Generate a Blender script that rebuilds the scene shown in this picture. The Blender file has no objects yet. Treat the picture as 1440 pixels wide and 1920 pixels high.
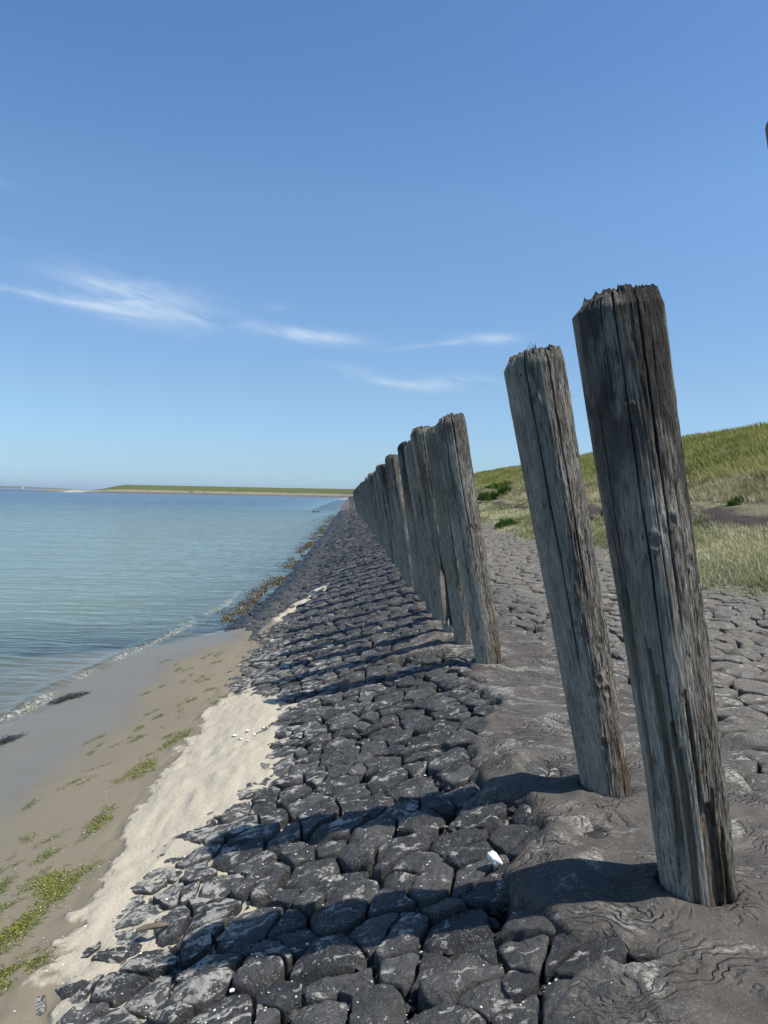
import bpy, math, random
import numpy as np
from mathutils import Matrix, Vector
rng = np.random.default_rng(7); random.seed(7)
S = bpy.context.scene
COL = S.collection

# ------------------------------------------------------------------ camera, sky, sun, exposure
# world axes: +Y runs along the row of posts, +X inland, Z up; the eye is 1.5 m above the foot of the near posts
EYE = 1.5
YAW, PITCH, ROLL = math.radians(2.54), math.radians(1.25), math.atan(0.02)
Fv = Vector((math.sin(YAW)*math.cos(PITCH), math.cos(YAW)*math.cos(PITCH), -math.sin(PITCH)))
Rv = Fv.cross(Vector((0, 0, 1))).normalized(); Uv = Rv.cross(Fv)
R2 = math.cos(ROLL)*Rv + math.sin(ROLL)*Uv; U2 = -math.sin(ROLL)*Rv + math.cos(ROLL)*Uv
cd = bpy.data.cameras.new("camera"); cam = bpy.data.objects.new("camera", cd); COL.objects.link(cam)
M = Matrix((R2, U2, -Fv)).transposed().to_4x4(); M.translation = Vector((0, 0, EYE)); cam.matrix_world = M
cd.sensor_fit = 'VERTICAL'; cd.sensor_height = 24.0; cd.lens = 1442/1920*24.0
cd.clip_start = 0.05; cd.clip_end = 60000
S.camera = cam

SUN_EL = math.radians(58.5)
SUN_AZ = math.radians(109.0)      # clockwise from +Y: behind the right shoulder
sdir = Vector((math.sin(SUN_AZ)*math.cos(SUN_EL), math.cos(SUN_AZ)*math.cos(SUN_EL), math.sin(SUN_EL)))
ld = bpy.data.lights.new("sun", 'SUN'); ld.energy = 5.0; ld.angle = math.radians(0.55); ld.color = (1.0, 0.955, 0.88)
sun = bpy.data.objects.new("sun", ld); COL.objects.link(sun)
sun.rotation_euler = (-sdir).to_track_quat('-Z', 'Y').to_euler()
S.view_settings.view_transform = 'Standard'; S.view_settings.look = 'None'
S.view_settings.exposure = 0.25; S.view_settings.gamma = 1.0; S.view_settings.use_curve_mapping = False

# ------------------------------------------------------------------ node helper
class NT:
    def __init__(s, tree): s.t = tree; s.n = tree.nodes; s.l = tree.links
    def new(s, typ, **kw):
        n = s.n.new(typ)
        for k, v in kw.items(): setattr(n, k, v)
        return n
    def put(s, sock, v):
        if isinstance(v, bpy.types.NodeSocket): s.l.new(v, sock)
        elif isinstance(v, (tuple, list)) and len(v) == 3 and sock.type == 'RGBA': sock.default_value = (*v, 1)
        else: sock.default_value = v
    def math(s, op, a, b=0.0, c=0.0, clamp=False):
        n = s.new('ShaderNodeMath', operation=op); n.use_clamp = clamp
        s.put(n.inputs[0], a); s.put(n.inputs[1], b); s.put(n.inputs[2], c); return n.outputs[0]
    def vmath(s, op, a, b=(0, 0, 0)):
        n = s.new('ShaderNodeVectorMath', operation=op); s.put(n.inputs[0], a); s.put(n.inputs[1], b)
        return n.outputs['Value'] if op in ('DOT_PRODUCT', 'LENGTH') else n.outputs[0]
    def scale(s, v, xyz):
        return s.vmath('MULTIPLY', v, xyz)
    def noise(s, vec, sc, det=4, rough=0.55, dist=0.0, out=0):
        n = s.new('ShaderNodeTexNoise'); s.put(n.inputs['Vector'], vec); s.put(n.inputs['Scale'], sc)
        n.inputs['Detail'].default_value = det; n.inputs['Roughness'].default_value = rough; n.inputs['Distortion'].default_value = dist
        return n.outputs[out]
    def vor(s, vec, sc, feat='F1', rnd=1.0, out='Distance'):
        n = s.new('ShaderNodeTexVoronoi', feature=feat); s.put(n.inputs['Vector'], vec); s.put(n.inputs['Scale'], sc)
        n.inputs['Randomness'].default_value = rnd; return n.outputs[out]
    def rng(s, v, a, b, c=0.0, d=1.0, smooth=False):
        n = s.new('ShaderNodeMapRange'); n.interpolation_type = 'SMOOTHSTEP' if smooth else 'LINEAR'
        s.put(n.inputs[0], v)
        for i, q in enumerate((a, b, c, d)): s.put(n.inputs[i+1], q)
        return n.outputs[0]
    def mix(s, f, a, b, mode='MIX'):
        n = s.new('ShaderNodeMix', data_type='RGBA', blend_type=mode)
        s.put(n.inputs[0], f); s.put(n.inputs[6], a); s.put(n.inputs[7], b); return n.outputs[2]
    def ramp(s, f, stops):
        n = s.new('ShaderNodeValToRGB'); cr = n.color_ramp
        while len(cr.elements) < len(stops): cr.elements.new(0.5)
        for e, (p, c) in zip(cr.elements, stops): e.position = p; e.color = (*c, 1)
        s.put(n.inputs[0], f); return n.outputs[0]
    def sep(s, v):
        n = s.new('ShaderNodeSeparateXYZ'); s.put(n.inputs[0], v); return n.outputs
    def comb(s, x, y, z):
        n = s.new('ShaderNodeCombineXYZ'); s.put(n.inputs[0], x); s.put(n.inputs[1], y); s.put(n.inputs[2], z); return n.outputs[0]
    def attr(s, name, out='Fac'):
        return s.new('ShaderNodeAttribute', attribute_name=name).outputs[out]
    def bump(s, h, st=0.5, d=0.01, normal=None):
        n = s.new('ShaderNodeBump'); s.put(n.inputs['Height'], h); s.put(n.inputs['Strength'], st); s.put(n.inputs['Distance'], d)
        if normal is not None: s.put(n.inputs['Normal'], normal)
        return n.outputs[0]
def material(name):
    m = bpy.data.materials.new(name); m.use_nodes = True; m.node_tree.nodes.clear()
    g = NT(m.node_tree); out = g.new('ShaderNodeOutputMaterial')
    return m, g, out
def principled(g, out, col, rough=0.8, normal=None, spec=0.5, **kw):
    b = g.new('ShaderNodeBsdfPrincipled'); g.put(b.inputs['Base Color'], col); g.put(b.inputs['Roughness'], rough)
    g.put(b.inputs['Specular IOR Level'], spec)
    if normal is not None: g.put(b.inputs['Normal'], normal)
    for k, v in kw.items(): g.put(b.inputs[k], v)
    if out: g.l.new(b.outputs[0], out.inputs[0])
    return b.outputs[0]

# ------------------------------------------------------------------ world: Nishita sky with a few thin cirrus streaks
W = bpy.data.worlds.new("World"); S.world = W; W.use_nodes = True; W.node_tree.nodes.clear()
g = NT(W.node_tree)
wo = g.new('ShaderNodeOutputWorld'); bg = g.new('ShaderNodeBackground')
sky = g.new('ShaderNodeTexSky'); sky.sky_type = 'NISHITA'; sky.sun_disc = False
sky.sun_elevation = SUN_EL; sky.sun_rotation = SUN_AZ; sky.altitude = 0; sky.air_density = 1.0; sky.dust_density = 0.5; sky.ozone_density = 1.0
tc = g.new('ShaderNodeTexCoord').outputs['Generated']
sx, sy, sz = g.sep(tc)[:3]
az = g.math('ARCTAN2', sx, sy)                         # radians clockwise from +Y
el = g.math('ARCSINE', sz)
def wisp(a0, e0, la, le, tilt, seed):
    da = g.math('SUBTRACT', az, a0); de = g.math('SUBTRACT', el, e0)
    de = g.math('SUBTRACT', de, g.math('MULTIPLY', da, tilt))
    q = g.math('ADD', g.math('POWER', g.math('ABSOLUTE', g.math('DIVIDE', da, la)), 2.0), g.math('POWER', g.math('ABSOLUTE', g.math('DIVIDE', de, le)), 2.0))
    return g.math('POWER', 2.718, g.math('MULTIPLY', q, -1.0))
ws = None
WISPS = [(-.30, .236, .085, .024, -.12, 1.35), (-.41, .228, .13, .005, -.08, .8), (-.16, .2150, .11, .0085, -.12, .9), (-.07, .2065, .05, .007, -.07, .9), (.15, .205, .036, .0065, .03, 1.1), (.08, .198, .05, .003, .12, .6),
         (-.02, .1595, .035, .0075, -.16, 1.1), (.105, .150, .055, .0085, .06, .9), (.03, .149, .04, .004, -.05, .6), (-.47, .290, .05, .006, -.35, .35), (-.12, .238, .02, .005, 0, .3), (-.45, .345, .03, .006, -.3, .2)]
for (a0, e0, la, le, tl, k) in WISPS:
    w = g.math('MULTIPLY', wisp(a0+.022, e0-.005, la, le, tl, 0), k)
    ws = w if ws is None else g.math('ADD', ws, w)
cv = g.comb(g.math('MULTIPLY', az, 9.0), g.math('MULTIPLY', g.math('ADD', el, g.math('MULTIPLY', az, .16)), 38.0), 0.0)
cn = g.noise(cv, 1.0, 6, .62, .4)
cm = g.math('MULTIPLY', g.math('MINIMUM', ws, 1.15), g.rng(cn, .33, .68))
skyc = g.mix(1.0, g.vmath('MULTIPLY', sky.outputs[0], (1.5, 1.5, 1.5)), g.ramp(g.rng(el, 0.0, .5), [(0, (.34, .53, .90)), (.08, (.34, .48, .70)), (.26, (.415, .51, .625)), (.72, (.485, .63, .74)), (1, (.43, .59, .74))]), 'MULTIPLY')
skyc = g.mix(g.math('MULTIPLY', cm, 0.44, clamp=True), skyc, (6.4, 7.0, 7.4))
g.put(bg.inputs[0], skyc); bg.inputs[1].default_value = 0.122
g.l.new(bg.outputs[0], wo.inputs[0])

# ------------------------------------------------------------------ numpy noise and mesh helpers
def _h(i, j, k, s):
    n = (i*374761393 + j*668265263 + k*2147483647 + s*1274126177) & 0xffffffff
    n = ((n ^ (n >> 13)) * 1274126177) & 0xffffffff
    n = ((n ^ (n >> 16)) * 2246822519) & 0xffffffff
    return ((n ^ (n >> 15)) & 0xffff) / 65535.0
def vn(x, y, z=0.0, s=0):
    x, y, z = np.broadcast_arrays(np.asarray(x, float), y, z)
    xi, yi, zi = [np.floor(a).astype(np.int64) for a in (x, y, z)]
    fx, fy, fz = x-xi, y-yi, z-zi
    fx, fy, fz = [a*a*a*(a*(a*6-15)+10) for a in (fx, fy, fz)]
    r = 0
    for a in (0, 1):
        for b in (0, 1):
            for c in (0, 1):
                w = (fx if a else 1-fx)*(fy if b else 1-fy)*(fz if c else 1-fz)
                r = r + w*_h(xi+a, yi+b, zi+c, s)
    return r*2-1
def fbm(x, y, z=0.0, s=0, o=4, gain=.5):
    r, a = 0, 1.0
    for i in range(o):
        r = r + a*vn(np.asarray(x)*2.03**i, np.asarray(y)*2.03**i, np.asarray(z)*2.03**i, s+i*17); a *= gain
    return r
def sm(a, b, x):
    t = np.clip((x-a)/(b-a), 0, 1); return t*t*(3-2*t)
def mesh(name, v, f, mat, smooth=True, attrs=None, parent=None):
    v = np.asarray(v, np.float32).reshape(-1, 3); me = bpy.data.meshes.new(name)
    if isinstance(f, (list, tuple)): parts = [np.asarray(q, np.int32) for q in f if len(q)]
    else: parts = [np.asarray(f, np.int32)]
    loops = np.concatenate([q.ravel() for q in parts]); tot = np.concatenate([np.full(len(q), q.shape[1], np.int32) for q in parts])
    st = np.concatenate([[0], np.cumsum(tot)[:-1]]).astype(np.int32)
    me.vertices.add(len(v)); me.vertices.foreach_set('co', v.ravel())
    me.loops.add(len(loops)); me.loops.foreach_set('vertex_index', loops)
    me.polygons.add(len(tot)); me.polygons.foreach_set('loop_start', st); me.polygons.foreach_set('loop_total', tot)
    me.polygons.foreach_set('use_smooth', np.full(len(tot), smooth))
    for k, a in (attrs or {}).items():
        a = np.asarray(a, np.float32)
        if a.ndim == 2 and a.shape[1] == 3:
            at = me.attributes.new(k, 'FLOAT_COLOR', 'POINT'); at.data.foreach_set('color', np.c_[a, np.ones(len(a))].astype(np.float32).ravel())
        else:
            at = me.attributes.new(k, 'FLOAT', 'POINT'); at.data.foreach_set('value', np.broadcast_to(a.ravel(), (len(v),)).copy())
    me.update(calc_edges=True); me.validate()
    if mat: me.materials.append(mat)
    o = bpy.data.objects.new(name, me); COL.objects.link(o)
    if parent: o.parent = parent
    return o
def gridfaces(nr, nc, wrap=False):
    i = np.arange(nr-1)[:, None]; j = np.arange(nc if wrap else nc-1)[None, :]
    a = i*nc+j; b = i*nc+(j+1) % nc
    return np.stack([a, b, b+nc, a+nc], -1).reshape(-1, 4)
def grid(name, X, Y, Z, mat, **kw):
    return mesh(name, np.stack([X, Y, Z], -1).reshape(-1, 3), gridfaces(*X.shape), mat, **kw)
def tag(o, label=None, cat=None, group=None, kind=None):
    if label: o['label'] = label
    if cat: o['category'] = cat
    if group: o['group'] = group
    if kind: o['kind'] = kind
    return o
def spread(a, b, d0, d1):          # spacing growing from d0 at a to d1 at b
    r = [a]
    while r[-1] < b:
        t = (r[-1]-a)/(b-a); r.append(r[-1]+d0*(d1/d0)**(t**.5))
    r[-1] = b; return np.array(r)

# ------------------------------------------------------------------ the lie of the land
def row_drop(y): return -0.0030*np.clip(np.asarray(y, float)-8, 0, 108)
def row_x(y): return np.interp(y, [0, 2.9, 3.9, 6.9, 7.7, 10, 15, 40, 80, 110], [1.38, 1.35, 1.33, 1.26, 1.16, 1.12, 1.08, 1.03, .86, .60])
def bank(x, y):                    # stone surface
    x = np.asarray(x, float)
    s = -(0.30+.042*sm(12, 22, np.asarray(y, float))*(1-sm(45, 85, np.asarray(y, float))))*np.clip(0.95-x, 0, 60)
    land = np.interp(x, [1.6, 5, 7, 9, 10.5, 12, 24.8, 28, 34], [0, .02, .2, .8, 1.3, 2.0, 6.0, 6.0, 4.2])
    return s + land + row_drop(y)*np.clip(1-(x-2)/6, 0, 1)
WATER = -1.02
def sand(x, y):
    near = np.interp(x, [-60, -12, -6, -3.5, -1.5, -1.3, -.9, -.4, .2, 1.2, 3], [-5, -1.9, -1.35, -1.02, -.70, -.655, -.572, -.475, -.375, -.20, -.1])
    far = np.minimum(bank(x, y)-.10, np.interp(x, [-60, -12, -6, -3.2, -2.2, -1.5], [-5, -2.1, -1.6, -1.30, -1.02, -.5]))
    xs = np.interp(y, [9, 12, 14, 19, 26], [-1.9, -1.5, -1.15, -.15, .25])       # a tongue of blown sand further along
    tongue = bank(x, y) - .15 + .150*np.exp(-((x-xs)/.32)**2)*sm(10.5, 13, y)*(1-sm(16, 20, y))
    t = sm(9.5, 14.5, y + .5*x)
    r = near*(1-t)+far*t
    r = r - .009*(1-sm(4.6, 5.6, y))*sm(-1.6, -1.1, x) - .055*sm(7.2, 9.0, y)*sm(-1.75, -1.2, x) + .045*np.exp(-((x+.75)/.42)**2)*sm(4.6, 5.6, y)*(1-sm(7.2, 8.4, y))
    r = r + .020*fbm(x*.9, y*.9, s=3, o=3) + .010*fbm(x*4, y*4, s=5, o=2)*sm(-1.9, -1.0, x)
    return np.maximum(r, np.where(x > -2.3, tongue + .024*fbm(x*4, y*2.2, s=8, o=3), -99))

# ------------------------------------------------------------------ materials
def geo_pos(g): return g.new('ShaderNodeNewGeometry').outputs['Position']

def mat_stone():
    m, g, out = material("basalt"); P = geo_pos(g); x, y, z = g.sep(P)[:3]
    n1 = g.noise(P, 6, 5, .6); n2 = g.noise(P, 38, 6, .65); n3 = g.noise(P, 1.7, 2)
    c = g.ramp(n1, [(.3, (.027, .0262, .0248)), (.5, (.044, .043, .041)), (.72, (.075, .073, .070))])
    c = g.mix(g.rng(n2, .35, .75, 0, .6), c, (.12, .12, .12))
    c = g.mix(g.rng(n3, .5, .7, 0, .3), c, (.040, .038, .036))
    c = g.mix(1.0, c, g.ramp(g.attr('tone'), [(0, (.60, .61, .63)), (.5, (1.0, .99, .97)), (1, (1.45, 1.42, 1.36))]), 'MULTIPLY')
    # inland stones: lichen-grey, dusty
    inl = g.rng(x, 1.3, 3.2, 0, 1, True)
    c = g.mix(g.math('MULTIPLY', inl, g.rng(g.noise(P, 9, 5, .6), .3, .6, .45, .9)), c, (.185, .160, .122))
    # barnacle / salt specks
    v = g.vor(P, 95); sp = g.math('MULTIPLY', g.rng(v, .16, .24, 1, 0), g.rng(g.noise(P, 7, 3), .50, .62))
    v2 = g.vor(P, 170); sp2 = g.math('MULTIPLY', g.rng(v2, .13, .20, .8, 0), g.rng(g.noise(P, 2.5, 3), .40, .55, .2, 1))
    c = g.mix(g.math('MAXIMUM', sp, sp2), c, (.42, .41, .37))
    # dried salt and sand caught in the streaks of the surface
    warp = g.vmath('ADD', P, g.scale(g.noise(P, 5, 3, out=1), (.25, .25, .25)))
    r1 = g.noise(g.scale(warp, (9, 17, 17)), 1.0, 7, .7)
    nn = g.new('ShaderNodeNewGeometry').outputs['Normal']; up = g.rng(g.sep(nn)[2], .60, .95)
    nearsand = g.math('MULTIPLY', g.rng(g.math('ADD', x, g.math('MULTIPLY', y, -.02)), -.05, -1.1), g.rng(y, 8, 16, 1, .0))
    th = g.math('SUBTRACT', g.rng(g.noise(P, 2.2, 3), .3, .7, .625, .525), g.math('SUBTRACT', g.math('MULTIPLY', nearsand, .10), g.rng(y, 7, 15, 0, .045)))
    dust = g.math('MULTIPLY', g.rng(g.math('SUBTRACT', r1, th), 0.0, .045, 0, .9), up)
    c = g.mix(dust, c, (.44, .42, .36))
    # wet, weedy foot of the bank at the water
    wet = g.rng(g.math('ADD', z, g.math('MULTIPLY', g.noise(P, 1.5, 3), .16)), -.86, -.74, 1, 0)
    c = g.mix(g.math('MULTIPLY', wet, .75), c, (.012, .015, .019))
    bh = g.math('ADD', g.math('MULTIPLY', g.noise(P, 30, 8, .68), 1.0), g.math('MULTIPLY', g.vor(P, 14, 'DISTANCE_TO_EDGE'), .12))
    nrm = g.bump(g.noise(P, 110, 4, .6), .5, .004, g.bump(bh, 1.0, .030))
    rough = g.rng(wet, 0, 1, .60, .22)
    principled(g, out, c, rough, nrm, .28); return m
M_STONE = mat_stone()

def mat_sand():
    m, g, out = material("beach_sand"); P = geo_pos(g); x, y, z = g.sep(P)[:3]
    n = g.noise(P, 2.0, 4); nf = g.noise(P, 260, 3, .7); nm = g.noise(P, 22, 5, .6)
    hh = g.math('ADD', z, g.math('MULTIPLY', g.math('SUBTRACT', n, .5), .055))
    hh = g.math('ADD', hh, g.math('MULTIPLY', g.math('SUBTRACT', nm, .5), .016))
    dry = g.rng(hh, -.675, -.662, 0, 1, True)
    wet = g.rng(hh, -.86, -.765, 1, 0, True)
    cd_ = g.mix(nf, (.34, .295, .215), (.53, .475, .365)); cw = g.mix(nf, (.158, .133, .092), (.232, .198, .142))
    cw = g.mix(wet, cw, (.165, .148, .112))
    c = g.mix(dry, cw, cd_)
    # fragments of weed and shell
    v = g.vor(g.scale(P, (1, .45, 1)), 85); fr = g.math('MULTIPLY', g.rng(v, .10, .16, 1, 0), g.rng(g.noise(P, 3.0, 4, .6), .47, .56))
    c = g.mix(g.math('MULTIPLY', fr, .75), c, (.045, .05, .028))
    fr2 = g.math('MULTIPLY', g.rng(g.vor(P, 120), .08, .13, 1, 0), g.rng(g.noise(P, 5, 2), .55, .62)); c = g.mix(fr2, c, (.5, .48, .43))
    b = g.math('ADD', g.math('MULTIPLY', g.noise(P, 60, 5, .7), g.rng(dry, 0, 1, .15, 1)), g.math('MULTIPLY', g.noise(P, 14, 5, .6), g.rng(dry, 0, 1, .12, 2.4)))
    nrm = g.bump(b, g.rng(wet, 0, 1, .6, .15), .012)
    rough = g.rng(wet, 0, 1, .9, .42)
    principled(g, out, c, rough, nrm, g.rng(wet, 0, 1, .15, .32)); return m
M_SAND = mat_sand()

def mat_gravel():
    m, g, out = material("joint_filling"); P = geo_pos(g)
    c = g.mix(g.noise(P, 20, 5), (.006, .006, .006), (.022, .020, .018))
    x = g.sep(P)[0]; c = g.mix(g.rng(x, 1.5, 4, 0, .5), c, (.075, .065, .05))
    principled(g, out, c, .95, g.bump(g.noise(P, 60, 5), .8, .01), .2); return m
M_GRAVEL = mat_gravel()

def mat_asphalt():
    m, g, out = material("old_asphalt"); P = geo_pos(g)
    n = g.noise(P, 3, 5, .6)
    c = g.mix(g.rng(n, .3, .7), (.058, .052, .045), (.125, .113, .099)); c = g.mix(g.rng(g.noise(P, 11, 6, .7), .45, .7, 0, .45), c, (.14, .122, .102))
    warp = g.vmath('ADD', P, g.scale(g.noise(P, 2.2, 4, .5, out=1), (.9, .9, .9)))
    wv = g.new('ShaderNodeTexWave', wave_type='RINGS', bands_direction='Z', wave_profile='SIN')
    g.put(wv.inputs['Vector'], warp); wv.inputs['Scale'].default_value = 5.5; wv.inputs['Distortion'].default_value = 9; wv.inputs['Detail'].default_value = 3; wv.inputs['Detail Scale'].default_value = 1.3
    wr = g.math('MULTIPLY', g.math('POWER', wv.outputs['Fac'], 3.0), g.rng(g.noise(P, 2.6, 3), .42, .60))
    # grit
    sp = g.math('MULTIPLY', g.rng(g.vor(P, 120), .12, .20, 1, 0), .8); c = g.mix(g.math('MULTIPLY', sp, g.rng(g.noise(P, 40, 2), .40, .52)), c, (.42, .40, .36))
    # blown sand lying in the hollows
    sn = g.rng(g.math('ADD', g.math('MULTIPLY', g.noise(g.scale(warp, (1.2, 2.2, 1)), 2.4, 6, .66), 1.0), 0), .53, .67, 0, .85)
    c = g.mix(g.math('MULTIPLY', sn, g.rng(g.noise(P, 55, 4, .7), .42, .56)), c, (.42, .40, .35))
    h = g.math('ADD', g.math('MULTIPLY', wr, -1.4), g.math('MULTIPLY', g.noise(P, 130, 4, .75), .50)); h = g.math('ADD', h, g.math('MULTIPLY', g.noise(P, 12, 4), .5))
    principled(g, out, c, .9, g.bump(h, .9, .014), .15); return m
M_ASPH = mat_asphalt()

def mat_wood(name, dark=1.0, green=0.0, seed=0.0, shaggy=1.0):
    m, g, out = material(name)
    P = g.new('ShaderNodeTexCoord').outputs['Object']
    inf = g.new('ShaderNodeObjectInfo').outputs['Random']
    P = g.vmath('ADD', P, g.comb(seed, g.math('MULTIPLY', inf, 7.3), g.math('MULTIPLY', inf, 3.1)))
    Po = g.new('ShaderNodeTexCoord').outputs['Object']; z = g.sep(Po)[2]; x = g.sep(Po)[0]
    wp = g.vmath('ADD', P, g.scale(g.noise(g.scale(P, (2, 2, .8)), 1, 2, out=1), (.035, .035, 0)))
    gr = g.noise(g.scale(wp, (1, 1, .10)), 130, 6, .68)         # fine fibre
    gm = g.noise(g.scale(wp, (1, 1, .09)), 34, 5, .62)           # broad grain
    big = g.noise(g.scale(P, (1, 1, .35)), 4.5, 4, .6)
    c = g.ramp(gr, [(.37, (.034, .030, .026)), (.44, (.215, .20, .176)), (.53, (.36, .333, .295)), (.64, (.60, .56, .50))])
    c = g.mix(1.0, c, g.ramp(gm, [(.32, (.42, .42, .43)), (.52, (1, 1, 1)), (.7, (1.25, 1.24, 1.2))]), 'MULTIPLY')
    rough_side = g.attr('rough')                                 # 0 = smooth sheltered side, 1 = shaggy weathered side
    c = g.mix(g.math('MULTIPLY', g.rng(rough_side, 0, 1, 1, 0), .60), c, g.mix(g.noise(g.scale(P, (1, 1, .12)), 30, 4), (.25, .24, .205), (.48, .46, .40)))
    # black algae stain down from the head
    st = g.math('MULTIPLY', g.rng(big, .36, .56), g.rng(z, .35, 1.9, .15, 1.0)); c = g.mix(g.math('MULTIPLY', st, .72*dark), c, (.030, .028, .026))
    if green: c = g.mix(g.math('MULTIPLY', g.rng(g.noise(P, 3, 3), .45, .65), green), c, (.10, .125, .09))
    # brown rot close to the foot, sunny side
    br = g.math('MULTIPLY', g.rng(z, .15, .95, 1, 0), g.rng(g.noise(g.scale(P, (1, 1, .25)), 9, 4), .40, .54)); br = g.math('MULTIPLY', br, g.rng(g.math('ADD', x, g.math('MULTIPLY', z, .0)), -.02, .06))
    c = g.mix(g.math('MULTIPLY', br, .8), c, (.105, .062, .030))
    pit = g.math('MULTIPLY', g.rng(g.vor(g.scale(P, (1, 1, .28)), 42), .10, .19, 1, 0), g.rng(g.noise(P, 8, 2), .5, .62)); c = g.mix(pit, c, (.015, .014, .013))
    c = g.mix(g.math('MULTIPLY', g.attr('crack'), .9), c, (.010, .009, .008))
    c = g.mix(g.math('MULTIPLY', g.attr('peel'), .75), c, g.mix(g.noise(g.scale(P, (1, 1, .06)), 60, 5), (.045, .034, .024), (.26, .205, .14)))
    c = g.mix(g.math('MULTIPLY', g.attr('knot'), .8), c, g.mix(g.noise(P, 80, 3), (.04, .03, .022), (.20, .175, .145)))
    li = g.attr('lichen'); c = g.mix(li, c, (.30, .17, .035))
    sh = g.noise(g.scale(wp, (1, 1, .22)), 70, 4, .7); c = g.mix(g.math('MULTIPLY', g.rng(sh, .50, .64), g.rng(rough_side, 0, 1, .25, .8)), c, (.028, .024, .020))
    for (sc_, zs_, th_) in ((46, .030, .010), (95, .05, .013)):
        ln = g.noise(g.scale(wp, (1, 1, zs_)), sc_, 2, .5); lk = g.math('ABSOLUTE', g.math('SUBTRACT', ln, .5)); lm = g.math('MULTIPLY', g.rng(lk, th_*.4, th_*1.5, 1, 0), g.rng(g.noise(g.scale(P, (1, 1, .3)), 6, 2), .38, .52)); c = g.mix(g.math('MULTIPLY', lm, .85), c, (.016, .014, .012))
    c = g.mix(1.0, c, (1.03, 1.0, .94), 'MULTIPLY')
    h = g.math('ADD', g.math('MULTIPLY', gr, 1.0), g.math('MULTIPLY', gm, .6)); h = g.math('ADD', h, g.math('MULTIPLY', sh, -.8)); h = g.math('ADD', h, g.math('MULTIPLY', pit, -.6))
    bs = g.rng(rough_side, 0, 1, .35*shaggy, 1.0*shaggy)
    nrm = g.bump(h, bs, .034)
    principled(g, out, c, .88, nrm, .25); return m

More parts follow.
